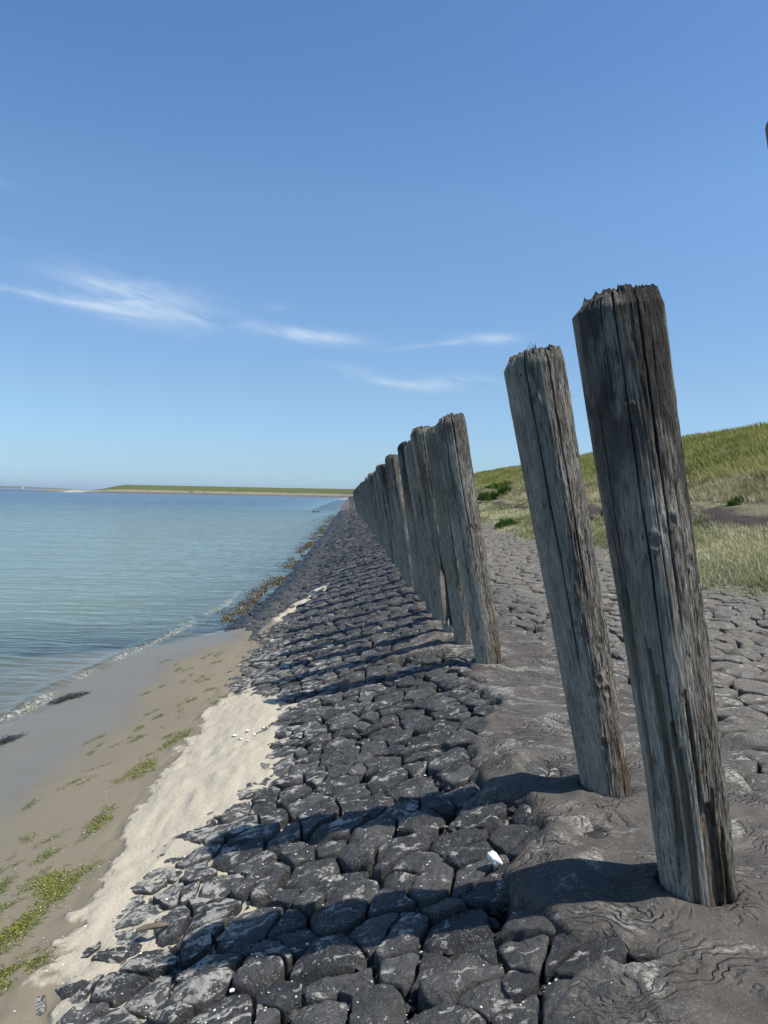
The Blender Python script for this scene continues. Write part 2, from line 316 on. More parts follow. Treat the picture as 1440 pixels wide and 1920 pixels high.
# ------------------------------------------------------------------ wooden posts
def post_mesh(name, r0, r1, H, seed, na=64, nz=120, mat=None, notch=None, cracks=7, knots=5, peel=0.0, lichen=None, cut=.16, top_z=.018):
    r = np.random.default_rng(seed)
    th = np.linspace(0, 2*np.pi, na, endpoint=False)
    zs = np.concatenate([np.linspace(-.35, H-.085, nz), H-.085+np.array([.02, .04, .055])])
    T, Z = np.meshgrid(th, zs)
    t = np.clip(Z/H, -.2, 1)
    R = r0+(r1-r0)*np.clip(t, 0, 1)
    cx, cy = np.cos(T), np.sin(T)
    bow = .018*np.sin(t*np.pi*r.uniform(.6, 1.2)+r.uniform(0, 2))
    lob = 1+.030*np.cos(2*T+r.uniform(0, 6))+.018*np.cos(3*T+r.uniform(0, 6)+t)+.012*fbm(cx*2, cy*2, Z*.8, seed, 2)
    rough = sm(-.35, .35, np.cos(T-r.uniform(-.35, .1))+.25*fbm(cx*2, cy*2, Z*1.2, seed+9, 2))   # sunny, landward side
    R = R*lob
    # fibre ridges
    wob = .10*fbm(cx*1.5, cy*1.5, Z*1.1, seed+3, 2)
    ca, sa = np.cos(T+wob), np.sin(T+wob)
    fib = .6*vn(ca*15, sa*15, Z*3.0, seed+1)+.9*vn(ca*28, sa*28, Z*7, seed+2)
    fin = vn(ca*32, sa*32, Z*9, seed+4)
    R = R+(fib*.0014+fin*.0016+.0016*vn(ca*60, sa*60, Z*18, seed+6))*(.45+.9*rough)
    crack = np.zeros_like(R)
    for k in range(cracks):
        a = r.uniform(0, 2*np.pi); z0 = r.uniform(-.2, H*.8); z1 = z0+r.uniform(.4, 1.6)
        if k < 3: a = -np.pi/2+[-.55, .05, .5][k]+r.uniform(-.12, .12); z0, z1 = [(H*.25, H+.5), (H*.42, H+.5), (-.5, H*.75)][k]
        ca_ = a+.045*fbm(Z*1.1, seed+k, 0, seed+20+k, 4)+.05*(Z-z0)*r.uniform(-.3, .3)
        d = (T-ca_+np.pi) % (2*np.pi)-np.pi
        w = r.uniform(.008, .016)*(1.6 if k < 2 else 1)*(.6+.7*np.abs(vn(Z*3, k, 0, seed+90))); dep = r.uniform(.008, .018)*(1.4 if k < 2 else 1)
        win = sm(z0, z0+.25, Z)*(1-sm(z1-.25, z1, Z))
        q = np.exp(-(d/w)**2)*win
        R = R-dep*q; crack = np.maximum(crack, q*(q > .25))
    kn = np.zeros_like(R)
    for k in range(knots):
        a = -np.pi/2+r.uniform(-1.15, 1.2); zk = r.uniform(.25, H-.25)
        d = (T-a+np.pi) % (2*np.pi)-np.pi; d = d*r1; q2 = (d/.016)**2+((Z-zk)/.020)**2
        q = np.exp(-q2); ring = np.exp(-((np.sqrt(q2)-1.6)/.5)**2)
        R = R+.0035*ring-.005*q; kn = np.maximum(kn, q)
    pl = np.zeros_like(R)
    if peel:                       # slabs of sapwood broken away above the foot, ending in ragged steps
        for (a, w, z1) in [(-2.25, .10, .95), (-1.98, .09, .68), (-1.62, .055, .74), (-1.45, .22, .46), (-1.05, .10, .30), (-2.75, .10, 1.25)]:
            d = np.abs((T-a+.05*fbm(Z*3, a, 0, seed+31, 2)+np.pi) % (2*np.pi)-np.pi)
            ztop = z1+.05*np.round(2*vn(T*11, 1.0, 0, seed+5)); zb = z1-.95 if z1 > .9 else -1
            q = (1-sm(w*.85, w*1.05, d))*(1-sm(ztop-.012, ztop+.004, Z))*sm(zb, zb+.3, Z)
            pl = np.maximum(pl, q)
        R = R-peel*pl
    if notch:                      # splintered gash right into the post
        a, w, za, zb, dp = notch
        d = (T-a+np.pi) % (2*np.pi)-np.pi; sk = .9*(Z-za)
        q = np.exp(-((d-sk)/w)**4)*sm(za-.03, za+.05, Z+.05*vn(T*9, 0, 0, 77))*(1-sm(zb-.2, zb, Z+.05*vn(T*12, 0, 0, 78)))
        R = R-dp*q; crack = np.maximum(crack, .8*q)
    # chamfered head
    ncyl = nz
    jag = .010*vn(cx*9, cy*9, 0, seed+41)+.009*vn(cx*22, cy*22, 0, seed+42)
    cham = np.clip((zs-(H-.085))/.055, 0, 1)[:, None]
    R = R*(1-cut*cham*(.75+.35*np.cos(T-np.pi*.95)))
    Zc = Z+jag*cham*1.0 - .03*cham*np.clip(np.cos(T-np.pi*.9), 0, 1)
    X = R*np.cos(T)+bow; Y = R*np.sin(T)
    V = [np.stack([X, Y, Zc], -1).reshape(-1, 3)]
    top = V[0][-na:].copy(); cen = top.mean(0)
    fr = [.90, .78, .64, .5, .36, .22, .10]
    at = [np.stack([rough.ravel(), crack.ravel(), kn.ravel(), np.zeros(R.size)], -1)]
    for q in fr:
        p = cen+(top-cen)*q; p[:, 2] = H-.03+.02*(1-q)
        p[:, 2] += top_z*vn(p[:, 0]*75, p[:, 1]*75, 0, seed+43)+top_z*.8*vn(p[:, 0]*150, p[:, 1]*150, 0, seed+44)+(top[:, 2]-(H-.03))*q*q*.8-.02*np.exp(-((p[:, 0]-.03)/.012)**2)
        V.append(p); at.append(np.tile([1, .35, 0, 0], (na, 1)))
    V.append(cen[None]+[[0, 0, .01]]); at.append(np.array([[1, .3, 0, 0]]))
    V = np.concatenate(V); A = np.concatenate(at); PL = np.concatenate([pl.ravel(), np.zeros(len(V)-pl.size)])
    nrow = len(zs)+len(fr)
    F = gridfaces(nrow, na, True)
    last = (nrow-1)*na; j = np.arange(na); tri = np.stack([last+j, last+(j+1) % na, np.full(na, last+na)], -1)
    if lichen:
        for (a, z0, w, h) in lichen:
            tt = np.arctan2(V[:, 1], V[:, 0]); d = (tt-a+np.pi) % (2*np.pi)-np.pi
            A[:, 3] = np.maximum(A[:, 3], (np.exp(-(d/w)**2-((V[:, 2]-z0)/h)**2)+.25*vn(tt*40, V[:, 2]*30, 0, 5) > .62)*.8)
    return mesh(name, V, [F, tri], mat, True, dict(rough=A[:, 0], crack=A[:, 1], peel=PL, knot=A[:, 2], lichen=A[:, 3]))
W1 = mat_wood("weathered_wood_black", 1.25, 0, 0.0, 1.0); W2 = mat_wood("weathered_wood_grey", .75, .35, 11.3, .85); W3 = mat_wood("weathered_wood", .85, .2, 23.7, .8)
GRP = "weathered wooden posts standing in a row along the bank"
def set_post(o, x, y, lean, fwd, rz, label, zoff=0):
    o.location = (x, y, float(bank(x, y))+zoff)
    o.rotation_euler = (Matrix.Rotation(math.radians(lean), 3, 'Y') @ Matrix.Rotation(math.radians(fwd), 3, 'X') @ Matrix.Rotation(rz, 3, 'Z')).to_euler()
    tag(o, label, "post", GRP)
p0 = post_mesh("wooden_post", .125, .155, 2.41, 5, 120, 160, W3)
set_post(p0, 1.335, 1.50, -8.5, 0, 0, "nearest wooden post, only its leaning top corner showing at the right edge", 0)
p1 = post_mesh("wooden_post", .140, .168, 2.31, 21, 300, 420, W1, cracks=8, knots=7, peel=.018, lichen=[(-1.95, 2.20, .045, .05), (-1.35, .52, .04, .05)], cut=.20, top_z=.016)
set_post(p1, 1.345, 2.86, -9.4, 1.5, 0, "largest near wooden post with dark stained front and split slabs at its foot")
p2 = post_mesh("wooden_post", .118, .150, 2.29, 34, 240, 360, W2, cracks=7, knots=7, peel=0, cut=.16)
set_post(p2, 1.325, 3.85, -10.6, 0, 0, "grey wooden post with knots, second big one, standing behind the largest post")
p3 = post_mesh("wooden_post", .120, .142, 2.27, 47, 160, 240, W3, cracks=7, cut=.22)
set_post(p3, 1.26, 6.86, -9.5, 0, 0, "wooden post at the near end of the closed row, brown stain near its foot")
p4 = post_mesh("wooden_post", .112, .128, 2.24, 53, 120, 180, W2, cracks=7)
set_post(p4, 1.19, 7.72, -8.6, 0, .3, "wooden post half hidden directly behind the first post of the closed row")
p5 = post_mesh("wooden_post", .112, .128, 2.30, 61, 140, 220, W3, cracks=7, notch=(-1.9, .62, .12, .85, .085))
set_post(p5, 1.15, 8.45, -9.6, 0, 0, "pale wooden post split open and splintered above its foot")
ordn = ["post with a straight base seen left of the split one", "slender post with a dark head next in the row after the split one"]
vari = [post_mesh("wooden_post", .108, .128, 2.27, 70+i, 64, 120, [W2, W3, W1][i % 3], cracks=7, knots=6) for i in range(6)]
ys = [9.25, 9.98, 11.0, 12.0, 12.95, 13.8, 14.7, 15.5]
while ys[-1] < 92: ys.append(ys[-1]+random.uniform(.80, 1.05))
nearlab = {0: "wooden post just beyond the splintered one, its foot clear on the left", 1: "wooden post with dark head, second beyond the splintered one", 2: "wooden post mostly hidden, third beyond the splintered one",
           3: "wooden post fourth beyond the splintered one in the closed row", 4: "wooden post fifth beyond the splintered one in the closed row", 5: "wooden post sixth beyond the splintered one, pitted head above its neighbours"}
for i, y in enumerate(ys):
    src = vari[i % 6]
    if i < 6: o = src
    else: o = src.copy(); COL.objects.link(o)
    OR = ["seventh", "eighth", "ninth", "tenth", "eleventh", "twelfth", "thirteenth", "fourteenth", "fifteenth", "sixteenth", "seventeenth", "eighteenth", "nineteenth", "twentieth"]
    lab = nearlab.get(i) or (f"{OR[i-6]} wooden post beyond the splintered one in the closed row" if i < 20 else None) or ("wooden post in the overlapping middle stretch of the long receding row" if y < 45 else "small wooden post in the far stretch of the long receding row")
    s = random.uniform(.975, 1.03)
    set_post(o, float(row_x(y))+random.uniform(-.035, .035), y, -8.3+random.uniform(-1.5, 1.3), random.uniform(-1.2, 1.2), random.uniform(-.5, .5) if i > 3 else 0, lab)
    o.scale = (random.uniform(.88, 1.12) if i > 5 else 1,)*2+(s,)
for k, (x, y, sc) in enumerate([(.16, 97, .80), (.42, 97.6, .78), (.62, 99, .78)]):
    o = vari[k+1].copy(); COL.objects.link(o)
    set_post(o, x, y, -6.5, 0, k, ["leftmost of three short posts at the far end of the row", "middle of three short posts at the far end of the row", "rightmost of three short posts at the far end of the row"][k])
    o.scale = (.9, .9, sc)

# ------------------------------------------------------------------ base under the stones, sand, water
xs = np.concatenate([np.arange(-3.2, 2.4, .05), np.arange(2.4, 8.01, .12)]); yy = spread(.3, 120.5, .06, 1.2)
X, Y = np.meshgrid(xs, yy); Z = bank(X, Y)-.135+.02*fbm(X*6, Y*6, s=2, o=2)
tag(grid("joint_ground", X, Y, Z, M_GRAVEL), kind='structure')
xs = np.concatenate([np.linspace(-60, -8, 40), np.linspace(-7.8, -3.6, 40), np.arange(-3.55, 1.25, .022)]); yy = spread(.3, 30, .022, .22)
yy = np.concatenate([yy, np.linspace(30.5, 120, 120)])
X, Y = np.meshgrid(xs, yy); Z = sand(X, Y)
Z += np.where(X > -1.5, .013*fbm(X*13, Y*13, s=14, o=4), 0)
tag(grid("beach_sand", X, Y, Z, M_SAND), kind='structure')

def mat_water():
    m, g, out = material("sea_water"); P = geo_pos(g)
    dep = g.attr('depth')
    x, y, z = g.sep(P)[:3]
    r2 = g.math('SQRT', g.math('ADD', g.math('MULTIPLY', x, x), g.math('MULTIPLY', y, y)))
    near = g.rng(r2, 10, 60, 1, 0)
    Pw = g.vmath('ADD', P, g.scale(g.noise(P, .35, 2, out=1), (1.2, 1.2, 0)))
    a = g.noise(g.scale(Pw, (.55, 2.0, 1)), 1.3, 3, .5)
    b = g.noise(g.scale(Pw, (.8, 1.5, 1)), 6.5, 3, .55)
    c = g.noise(g.scale(P, (.10, .45, 1)), .8, 4, .6)
    n1 = g.bump(c, .55, g.rng(r2, 5, 160, .13, 1.5))
    n2 = g.bump(a, .8, .10, n1)
    nrm = g.bump(b, .35, g.rng(r2, 5, 60, .012, .05), n2)
    fr = g.new('ShaderNodeFresnel'); fr.inputs[0].default_value = 1.333; g.put(fr.inputs['Normal'], nrm)
    op = g.math('SUBTRACT', 1.0, g.math('POWER', 2.718, g.math('MULTIPLY', dep, -1.9)))
    trn = g.new('ShaderNodeBsdfTransparent')
    g.put(trn.inputs[0], g.mix(g.math('MINIMUM', g.math('MULTIPLY', dep, 1.6), 1.0), (1, 1, 1), (.62, .86, .80)))
    patch = g.noise(g.scale(P, (.02, .05, 1)), 1.2, 4, .6)
    dcol = g.mix(g.rng(r2, 12, 150), (.128, .168, .126), g.mix(g.rng(patch, .4, .65), (.018, .052, .080), (.040, .090, .118)))
    dif = g.new('ShaderNodeBsdfDiffuse'); g.put(dif.inputs[0], dcol)
    gl = g.new('ShaderNodeBsdfGlossy'); g.put(gl.inputs['Roughness'], g.rng(r2, 5, 300, .04, .24)); g.put(gl.inputs['Normal'], nrm); gl.inputs[0].default_value = (1, 1, 1, 1)
    m1 = g.new('ShaderNodeMixShader'); g.put(m1.inputs[0], op); g.l.new(trn.outputs[0], m1.inputs[1]); g.l.new(dif.outputs[0], m1.inputs[2])
    m2 = g.new('ShaderNodeMixShader'); g.put(m2.inputs[0], g.math('MULTIPLY', fr.outputs[0], g.rng(r2, 8, 40, .70, .88))); g.l.new(m1.outputs[0], m2.inputs[1]); g.l.new(gl.outputs[0], m2.inputs[2])
    # foam and glints on the little breaker
    fm = g.math('MULTIPLY', g.math('MULTIPLY', g.attr('foam'), .8), g.rng(g.noise(g.scale(P, (1, 1, 1)), 26, 5, .75), .50, .62)); 
    fd = g.new('ShaderNodeBsdfDiffuse'); fd.inputs[0].default_value = (.60, .56, .44, 1)
    m3 = g.new('ShaderNodeMixShader'); g.put(m3.inputs[0], fm); g.l.new(m2.outputs[0], m3.inputs[1]); g.l.new(fd.outputs[0], m3.inputs[2])
    g.l.new(m3.outputs[0], out.inputs[0]); return m
M_WATER = mat_water()
def shore(y):    # x of the water's edge
    return np.interp(y, [0, 8, 10.4, 14, 17, 27, 60, 120], [-3.5, -3.45, -3.2, -2.75, -2.45, -2.2, -2.2, -2.2])
xs = np.concatenate([-np.geomspace(9000, 8, 56), np.linspace(-7.9, -5.2, 40), np.arange(-5.15, -1.6, .03)])
yy = np.concatenate([spread(-2, 40, .035, .3), np.geomspace(40.5, 700, 60)])
X, Y = np.meshgrid(xs, yy)
d = shore(Y)-X                       # distance offshore
fade = sm(60, 25, Y)*sm(12, 6, -X) if False else (1-sm(25, 60, Y))*(1-sm(6, 12, -X))
wobs = .10*fbm(Y*.6, 1.0, s=4, o=3)
Zw = WATER+.012*np.exp(-((d-.42-wobs)/.13)**2)*4.2*(1-sm(14, 22, Y))*fade+fade*(.005*np.sin(d*7+1.2*fbm(X*.5, Y*.4, s=6, o=2))*sm(.3, 1.5, d)+.006*fbm(X*1.5, Y*2.2, s=7, o=3))
depth = np.where(X > -3000, Zw-np.where(Y < 120, sand(X, np.minimum(Y, 119)), np.interp(X, [-60, -2], [-5, -1])), 4.0); depth = np.clip(depth, 0, 4)
foam = np.exp(-((d-.30-wobs)/.07)**2)*(1-sm(16, 24, Y))*sm(-.3, .35, fbm(Y*.9, X*.9, s=15, o=3)+.25*sm(9, 11, Y))+.5*np.exp(-((depth-.010)/.008)**2)*sm(.15, .5, fbm(X*2, Y*2, s=16, o=3))*(X > -6)
sea = grid("sea_water", X, Y, Zw, M_WATER, attrs=dict(depth=depth, foam=np.clip(foam, 0, 1))); tag(sea, kind='structure')
# open sea beyond and beside that sheet
gx = np.array([-20000, -5.0]); 
def sheet(name, x0, x1, y0, y1, nx, ny):
    X, Y = np.meshgrid(np.linspace(x0, x1, nx), np.linspace(y0, y1, ny))
    o = grid(name, X, Y, np.full_like(X, WATER), M_WATER, attrs=dict(depth=np.full(X.size, 4.0), foam=np.zeros(X.size))); tag(o, kind='structure')
sheet("open_sea_water", -9000, 300, 700, 9000, 12, 12)

# ------------------------------------------------------------------ stone bank
def rocks(cx, cy, spacing, neigh_r, gap, na, rings, seed, topamp=1.0, warp=.006):
    """vertex arrays [N, nr*na+1, 3] of basalt blocks filling the cells of an irregular lattice"""
    r = np.random.default_rng(seed); N = len(cx)
    C = np.stack([cx, cy], -1)
    # neighbours through a coarse hash
    cell = neigh_r; key = {}
    for i in range(N): key.setdefault((int(cx[i]//cell), int(cy[i]//cell)), []).append(i)
    wgt = r.uniform(-.15, .15, N)*spacing
    K = 12; ND = np.zeros((N, K, 2)); DD = np.full((N, K), 1e3)
    for i in range(N):
        a, b = int(cx[i]//cell), int(cy[i]//cell)
        js = [j for u in (-1, 0, 1) for v in (-1, 0, 1) for j in key.get((a+u, b+v), ()) if j != i]
        if not js: continue
        dv = C[js]-C[i]; L = np.hypot(dv[:, 0], dv[:, 1]); o = np.argsort(L)[:K]; k = len(o)
        ND[i, :k] = dv[o]/L[o, None]; DD[i, :k] = np.maximum(L[o]/2-gap/2+wgt[i]-wgt[np.array(js)[o]], .02)
    th = np.linspace(0, 2*np.pi, na, endpoint=False); dr = np.stack([np.cos(th), np.sin(th)], -1)
    dots = np.clip(np.einsum('nkc,ac->nka', ND, dr), 1e-6, None)
    p = 22.0
    lim = spacing*.85
    q = (dots/np.maximum(DD, .01)[:, :, None])**p
    rad = (q.sum(1)+(1/lim)**p)**(-1/p)                      # [N, na]
    fr = np.array([f for f, _ in rings]); dz = np.array([z for _, z in rings])
    P = C[:, None, None, :]+rad[:, None, :, None]*fr[None, :, None, None]*dr[None, None]
    P = np.concatenate([P.reshape(N, -1, 2), C[:, None, :]], 1)
    nr = len(rings)
    x, y = P[..., 0], P[..., 1]
    w = np.concatenate([np.repeat(fr, na), [0]])
    x2 = x+warp*fbm(x*11, y*11, s=seed, o=2)*w; y2 = y+warp*fbm(x*11, y*11, s=seed+5, o=2)*w
    # chipped facets
    h = np.full(x.shape, 9.0); lx, ly = x-cx[:, None], y-cy[:, None]
    sc_ = spacing/.2
    for k in range(7):
        if k < 3: gx, gy = r.normal(0, .10*topamp, (2, N, 1)); h0 = r.uniform(.010, .022, (N, 1))*sc_
        else:
            a_ = r.uniform(0, 2*np.pi, (N, 1)); gm = r.uniform(.3, 1.15, (N, 1)); gx, gy = -np.cos(a_)*gm, -np.sin(a_)*gm
            h0 = .012+gm*r.uniform(.066, .125, (N, 1))*sc_
        h = np.minimum(h, h0+gx*lx+gy*ly+.010*fbm(x*8, y*8, s=seed+31+k, o=2))
    h = np.clip(h, -.045*sc_, .05)
    size = rad.mean(1)[:, None]/(.45*spacing)
    up = r.uniform(-.010, .012, (N, 1))*topamp
    Dz = np.concatenate([np.repeat(dz, na), [0]])*spacing/.2
    zz = bank(x, y)+h*(Dz > -.05)+up+Dz+topamp*(.0032*fbm(x*17, y*17, s=seed+50, o=3)-.007*np.abs(vn(x*19, y*19, 0, seed+60))-.004*np.abs(vn(x*41, y*41, 0, seed+61)))
    zz = zz-.02
    tone = np.repeat(r.uniform(0, 1, (N, 1)), x.shape[1], 1)
    V = np.stack([x2, y2, zz], -1)
    F = gridfaces(nr, na, True); 
    # rings run centre -> rim; close the centre
    c = nr*na; j = np.arange(na); tri = np.stack([np.full(na, c), j, (j+1) % na], -1)
    F = F[:, ::-1]
    F = F[:, [0, 3, 2, 1]] if False else F
    return V, F, tri, tone, rad
RN = [(.14, 0), (.28, 0), (.40, 0), (.51, 0), (.61, 0), (.70, 0), (.78, 0), (.86, 0), (.92, -.001), (.96, -.003), (.985, -.009), (1.0, -.024), (1.005, -.055), (.99, -.10), (.93, -.17)]
RM = [(.28, 0), (.5, 0), (.68, 0), (.82, 0), (.92, -.003), (.975, -.012), (1.0, -.032), (.99, -.07), (.94, -.14)]
RF = [(.55, 0), (.88, -.006), (1.0, -.03), (.97, -.12)]
def lattice(x0, x1, y0, y1, sx, sy, jit, seed):
    r = np.random.default_rng(seed); out = []
    ny = int((y1-y0)/sy)
    for j in range(ny):
        x = x0+r.uniform(0, sx)
        while x < x1:
            out.append((x+r.uniform(-jit, jit)*sx, y0+(j+.5)*sy+r.uniform(-jit, jit)*sy+.06*math.sin(x*2.1+j*.3))); x += sx*r.uniform(.52, 1.6)
    return np.array(out)
zones = []   # (x0,x1,y0,y1,sx,sy,gap,na,rings)
def apron_l(y): return np.interp(y, [0, 2.0, 2.26, 2.5, 2.62, 2.75, 2.96, 3.2, 3.5, 3.75, 4.0, 4.3, 4.7, 5.0, 5.34, 5.7, 6.1, 6.3, 6.6, 7.0, 7.4, 7.8, 8.2, 8.6, 9.2, 9.8, 10.4, 11.5, 14, 20, 60], [.60, .62, .70, .80, 1.0, .82, .62, .72, .98, .86, .76, .80, .84, .98, 1.04, 1.20, 1.05, .98, 1.16, 1.18, 1.0, .40, .50, 1.0, .85, 1.12, .9, 1.2, 1.15, 1.2, 1.2])
def apron_r(y): return np.interp(y, [0, 3.66, 4.35, 5.5, 9, 14, 20, 60], [2.15, 2.06, 2.12, 2.2, 1.9, 1.6, 1.45, 1.4])
sets = []
def add_zone(x0, x1, y0, y1, sx, sy, gap, na, rings, seed, topamp=1, jit=.36, keep=None, warp=.006):
    c = lattice(x0, x1, y0, y1, sx, sy, jit, seed)
    V, F, T, tone, rad = rocks(c[:, 0], c[:, 1], (sx+sy)/2, max(sx, sy)*2.2, gap, na, rings, seed, topamp, warp)
    k = (c[:, 1] > y0+sy*.2) & (c[:, 1] < y1-sy*.2) if keep is None else keep(c)
    sets.append(dict(V=V[k], F=F, T=T, tone=tone[k], rad=rad[k], c=c[k]))
inband = lambda a, b, y0, y1: (lambda c: (c[:, 1] >= y0) & (c[:, 1] < y1) & (c[:, 0] > a) & (c[:, 0] < b))
OV = .8
SEAX = -2.75
add_zone(SEAX-.3, 1.7, .9, 4.6+OV, .225, .158, .013, 56, RN, 101, 1.0, keep=lambda c: (c[:, 1] < 4.6) & (c[:, 0] < apron_l(c[:, 1])+.45) & ((c[:, 0] > -1.75)), warp=.009)
add_zone(SEAX-.3, 1.7, 4.6, 7.5+OV, .20, .15, .011, 40, RN, 111, 1.0, keep=lambda c: (c[:, 1] < 7.5) & (c[:, 0] < apron_l(c[:, 1])+.4) & (c[:, 0] > -1.75), warp=.008)
add_zone(SEAX-.3, 1.7, 7.5, 13+OV, .195, .155, .010, 26, RM, 102, 1.0, keep=lambda c: (c[:, 1] < 13) & (c[:, 0] < apron_l(c[:, 1])+.4), warp=.008)
add_zone(SEAX-.3, 1.5, 13, 28+OV, .21, .19, .014, 16, RM, 103, 1.0, keep=lambda c: (c[:, 1] < 28) & (c[:, 0] < apron_l(c[:, 1])+.35))
add_zone(SEAX-.3, 1.5, 28, 55+OV, .27, .27, .02, 12, RF, 104, 1.3, keep=lambda c: (c[:, 1] < 55))
add_zone(SEAX-.3, 1.5, 55, 120.5, .38, .40, .03, 10, RF, 105, 1.6)
add_zone(1.7, 8.4, 2.2, 12+OV, .30, .26, .018, 40, RN, 106, .6, keep=lambda c: (c[:, 1] < 12) & (c[:, 0] > apron_r(c[:, 1])-.3), warp=.010)
add_zone(1.5, 8.4, 12, 32+OV, .30, .28, .018, 16, RM, 107, .55, keep=lambda c: (c[:, 1] < 32) & (c[:, 0] > apron_r(c[:, 1])-.3))
add_zone(1.2, 8.4, 32, 75, .40, .42, .025, 10, RF, 108, .9, keep=lambda c: (c[:, 0] > 1.5))
# the 290 blocks that show largest stand as objects of their own
def project(x, y, z):
    d = np.stack([x, y, z-EYE], -1); zz = d@np.array(Fv); return 768*(.5+1442/1440*(d@np.array(R2))/zz), 1024*(.5-1442/1920*(d@np.array(U2))/zz), zz
allc = np.concatenate([s['c'] for s in sets]); sid = np.concatenate([np.full(len(s['c']), i) for i, s in enumerate(sets)]); lid = np.concatenate([np.arange(len(s['c'])) for s in sets])
rad = np.concatenate([s['rad'].mean(1) for s in sets]); zc = bank(allc[:, 0], allc[:, 1])
px, py, dist = project(allc[:, 0], allc[:, 1], zc)
buried = (zc < sand(allc[:, 0], allc[:, 1])-.03)
under = (allc[:, 0] > apron_l(allc[:, 1])+.1) & (allc[:, 0] < apron_r(allc[:, 1])-.1)
score = rad**2*(EYE-zc)/dist**3*((px > -10) & (px < 778) & (py < 1040) & (dist > .3))*(~buried)*(~under)
order = np.argsort(-score)[:290]
chosen = set(order[score[order] > 0].tolist())
GB = "dark basalt blocks of the stone bank"
MARKS = [("the bright white stone", .655, 3.27), ("the largest post", 1.35, 2.86), ("the second big post", 1.33, 3.85), ("the driftwood piece", -.88, 3.58), ("the white shells", -.80, 6.4),
         ("the lone foreground shell", -.42, 2.95), ("the tip of the second shadow", -.72, 4.55), ("the largest post's shadow", .2, 3.2), ("the inland edge of the asphalt", 2.3, 4.2), ("the grass edge at right", 4.5, 8.0), ("the second post's shadow", .3, 4.15), ("the closed row's first post", 1.26, 6.86)]
SECT = ["to the right of", "behind and right of", "directly behind", "behind and left of", "to the left of", "in front and left of", "directly in front of", "in front and right of"]
ORD = ["nearest", "second", "third", "fourth", "fifth", "sixth", "seventh", "eighth", "ninth", "tenth", "eleventh", "twelfth", "thirteenth", "fourteenth", "fifteenth", "sixteenth", "seventeenth", "eighteenth", "nineteenth", "twentieth", "twenty-first", "twenty-second"]
buck = {}
for i in chosen:
    x, y = allc[i]; L = [math.hypot(x-a, y-b) for _, a, b in MARKS]; m_ = int(np.argmin(L)); se = int(round(math.degrees(math.atan2(y-MARKS[m_][2], x-MARKS[m_][1]))/45)) % 8
    buck.setdefault((m_, se), []).append((L[m_], i))
SLAB = {}
for (m_, se), v in buck.items():
    for k, (_, i) in enumerate(sorted(v)):
        SLAB[i] = f"{ORD[min(k, 21)]} {'grey block' if allc[i][0] > 1.6 else 'dark block'} {SECT[se]} {MARKS[m_][0]}"
base = 0; BV, BQ, BT, BTone = [], [], [], []
cnt = 0
for si, s in enumerate(sets):
    nv = s['V'].shape[1]; pick = np.array([(li+base) in chosen for li in range(len(s['c']))], bool)
    for li in np.nonzero(pick)[0]:
        V = s['V'][li].copy(); c = V[-1].copy(); V -= c
        o = mesh("basalt_block", V, [s['F'], s['T']], M_STONE, True, dict(tone=s['tone'][li])); o.location = c
        tag(o, SLAB[li+base], "stone", GB); cnt += 1
    rest = np.nonzero(~pick)[0]
    off = sum(len(v) for v in BV) + np.arange(len(rest))[:, None, None]*nv
    BV.append(s['V'][rest].reshape(-1, 3)); BQ.append((s['F'][None]+off).reshape(-1, 4)); BT.append((s['T'][None]+off).reshape(-1, 3)); BTone.append(s['tone'][rest].ravel())
    base += len(s['c'])
o = mesh("stone_paving", np.concatenate(BV), [np.concatenate(BQ), np.concatenate(BT)], M_STONE, True, dict(tone=np.concatenate(BTone)))
tag(o, "countless smaller dark blocks paving the bank into the distance", "stone paving", None, 'stuff')
print("stones", cnt, len(allc))

# ------------------------------------------------------------------ chips in the joints, shell fragments
def chips(name, x, y, z, s, mat, flat, seed, label, cat):
    r = np.random.default_rng(seed); n = len(x); d = np.array([(1, 0, 0), (0, 1, 0), (-1, 0, 0), (0, -1, 0), (.1, .1, 1), (0, 0, -1)], float)
    V = d[None]*(s[:, None, None]*r.uniform(.6, 1.3, (n, 6, 3))); V[..., 2] *= flat; a = r.uniform(0, 6.28, n); ca, sa = np.cos(a)[:, None], np.sin(a)[:, None]
    V = np.stack([V[..., 0]*ca-V[..., 1]*sa+x[:, None], V[..., 0]*sa+V[..., 1]*ca+y[:, None], V[..., 2]+z[:, None]+V[..., 0]*r.normal(0, .3, (n, 1))], -1)
    T = np.array([(0, 1, 4), (1, 2, 4), (2, 3, 4), (3, 0, 4), (1, 0, 5), (2, 1, 5), (3, 2, 5), (0, 3, 5)]); F = (T[None]+np.arange(n)[:, None, None]*6).reshape(-1, 3)
    o = mesh(name, V.reshape(-1, 3), F, mat, False, dict(tone=np.repeat(r.uniform(0, 1, n), 6))); return tag(o, label, cat, None, 'stuff')
r = np.random.default_rng(12); n = 9000; y = 1.5*(14/1.5)**r.uniform(0, 1, n); x = r.uniform(-1.2, 1.1, n)
chips("stone_chips", x, y, bank(x, y)-r.uniform(.045, .11, n), r.uniform(.008, .028, n), M_STONE, .8, 13, "small broken chips of dark stone lying in the joints", "stone chips")
mfr, g, out = material("shell_fragment"); principled(g, out, g.mix(g.attr('tone'), (.38, .34, .26), (.78, .74, .66)), .6)
n = 2600; y = 1.8*(13/1.8)**r.uniform(0, 1, n); x = np.concatenate([r.uniform(-1.5, 1.9, n//2), r.normal(-.7, .5, n-n//2)])
dg = bpy.context.evaluated_depsgraph_get(); zf = []
for x_, y_ in zip(x, y):
    hit, loc, *_ = S.ray_cast(dg, Vector((x_, y_, float(bank(x_, y_))+.12)), Vector((0, 0, -1)), distance=.4); zf.append(loc.z if hit else -9)
zf = np.array(zf); k = zf > -5; x, y, zf = x[k], y[k], zf[k]
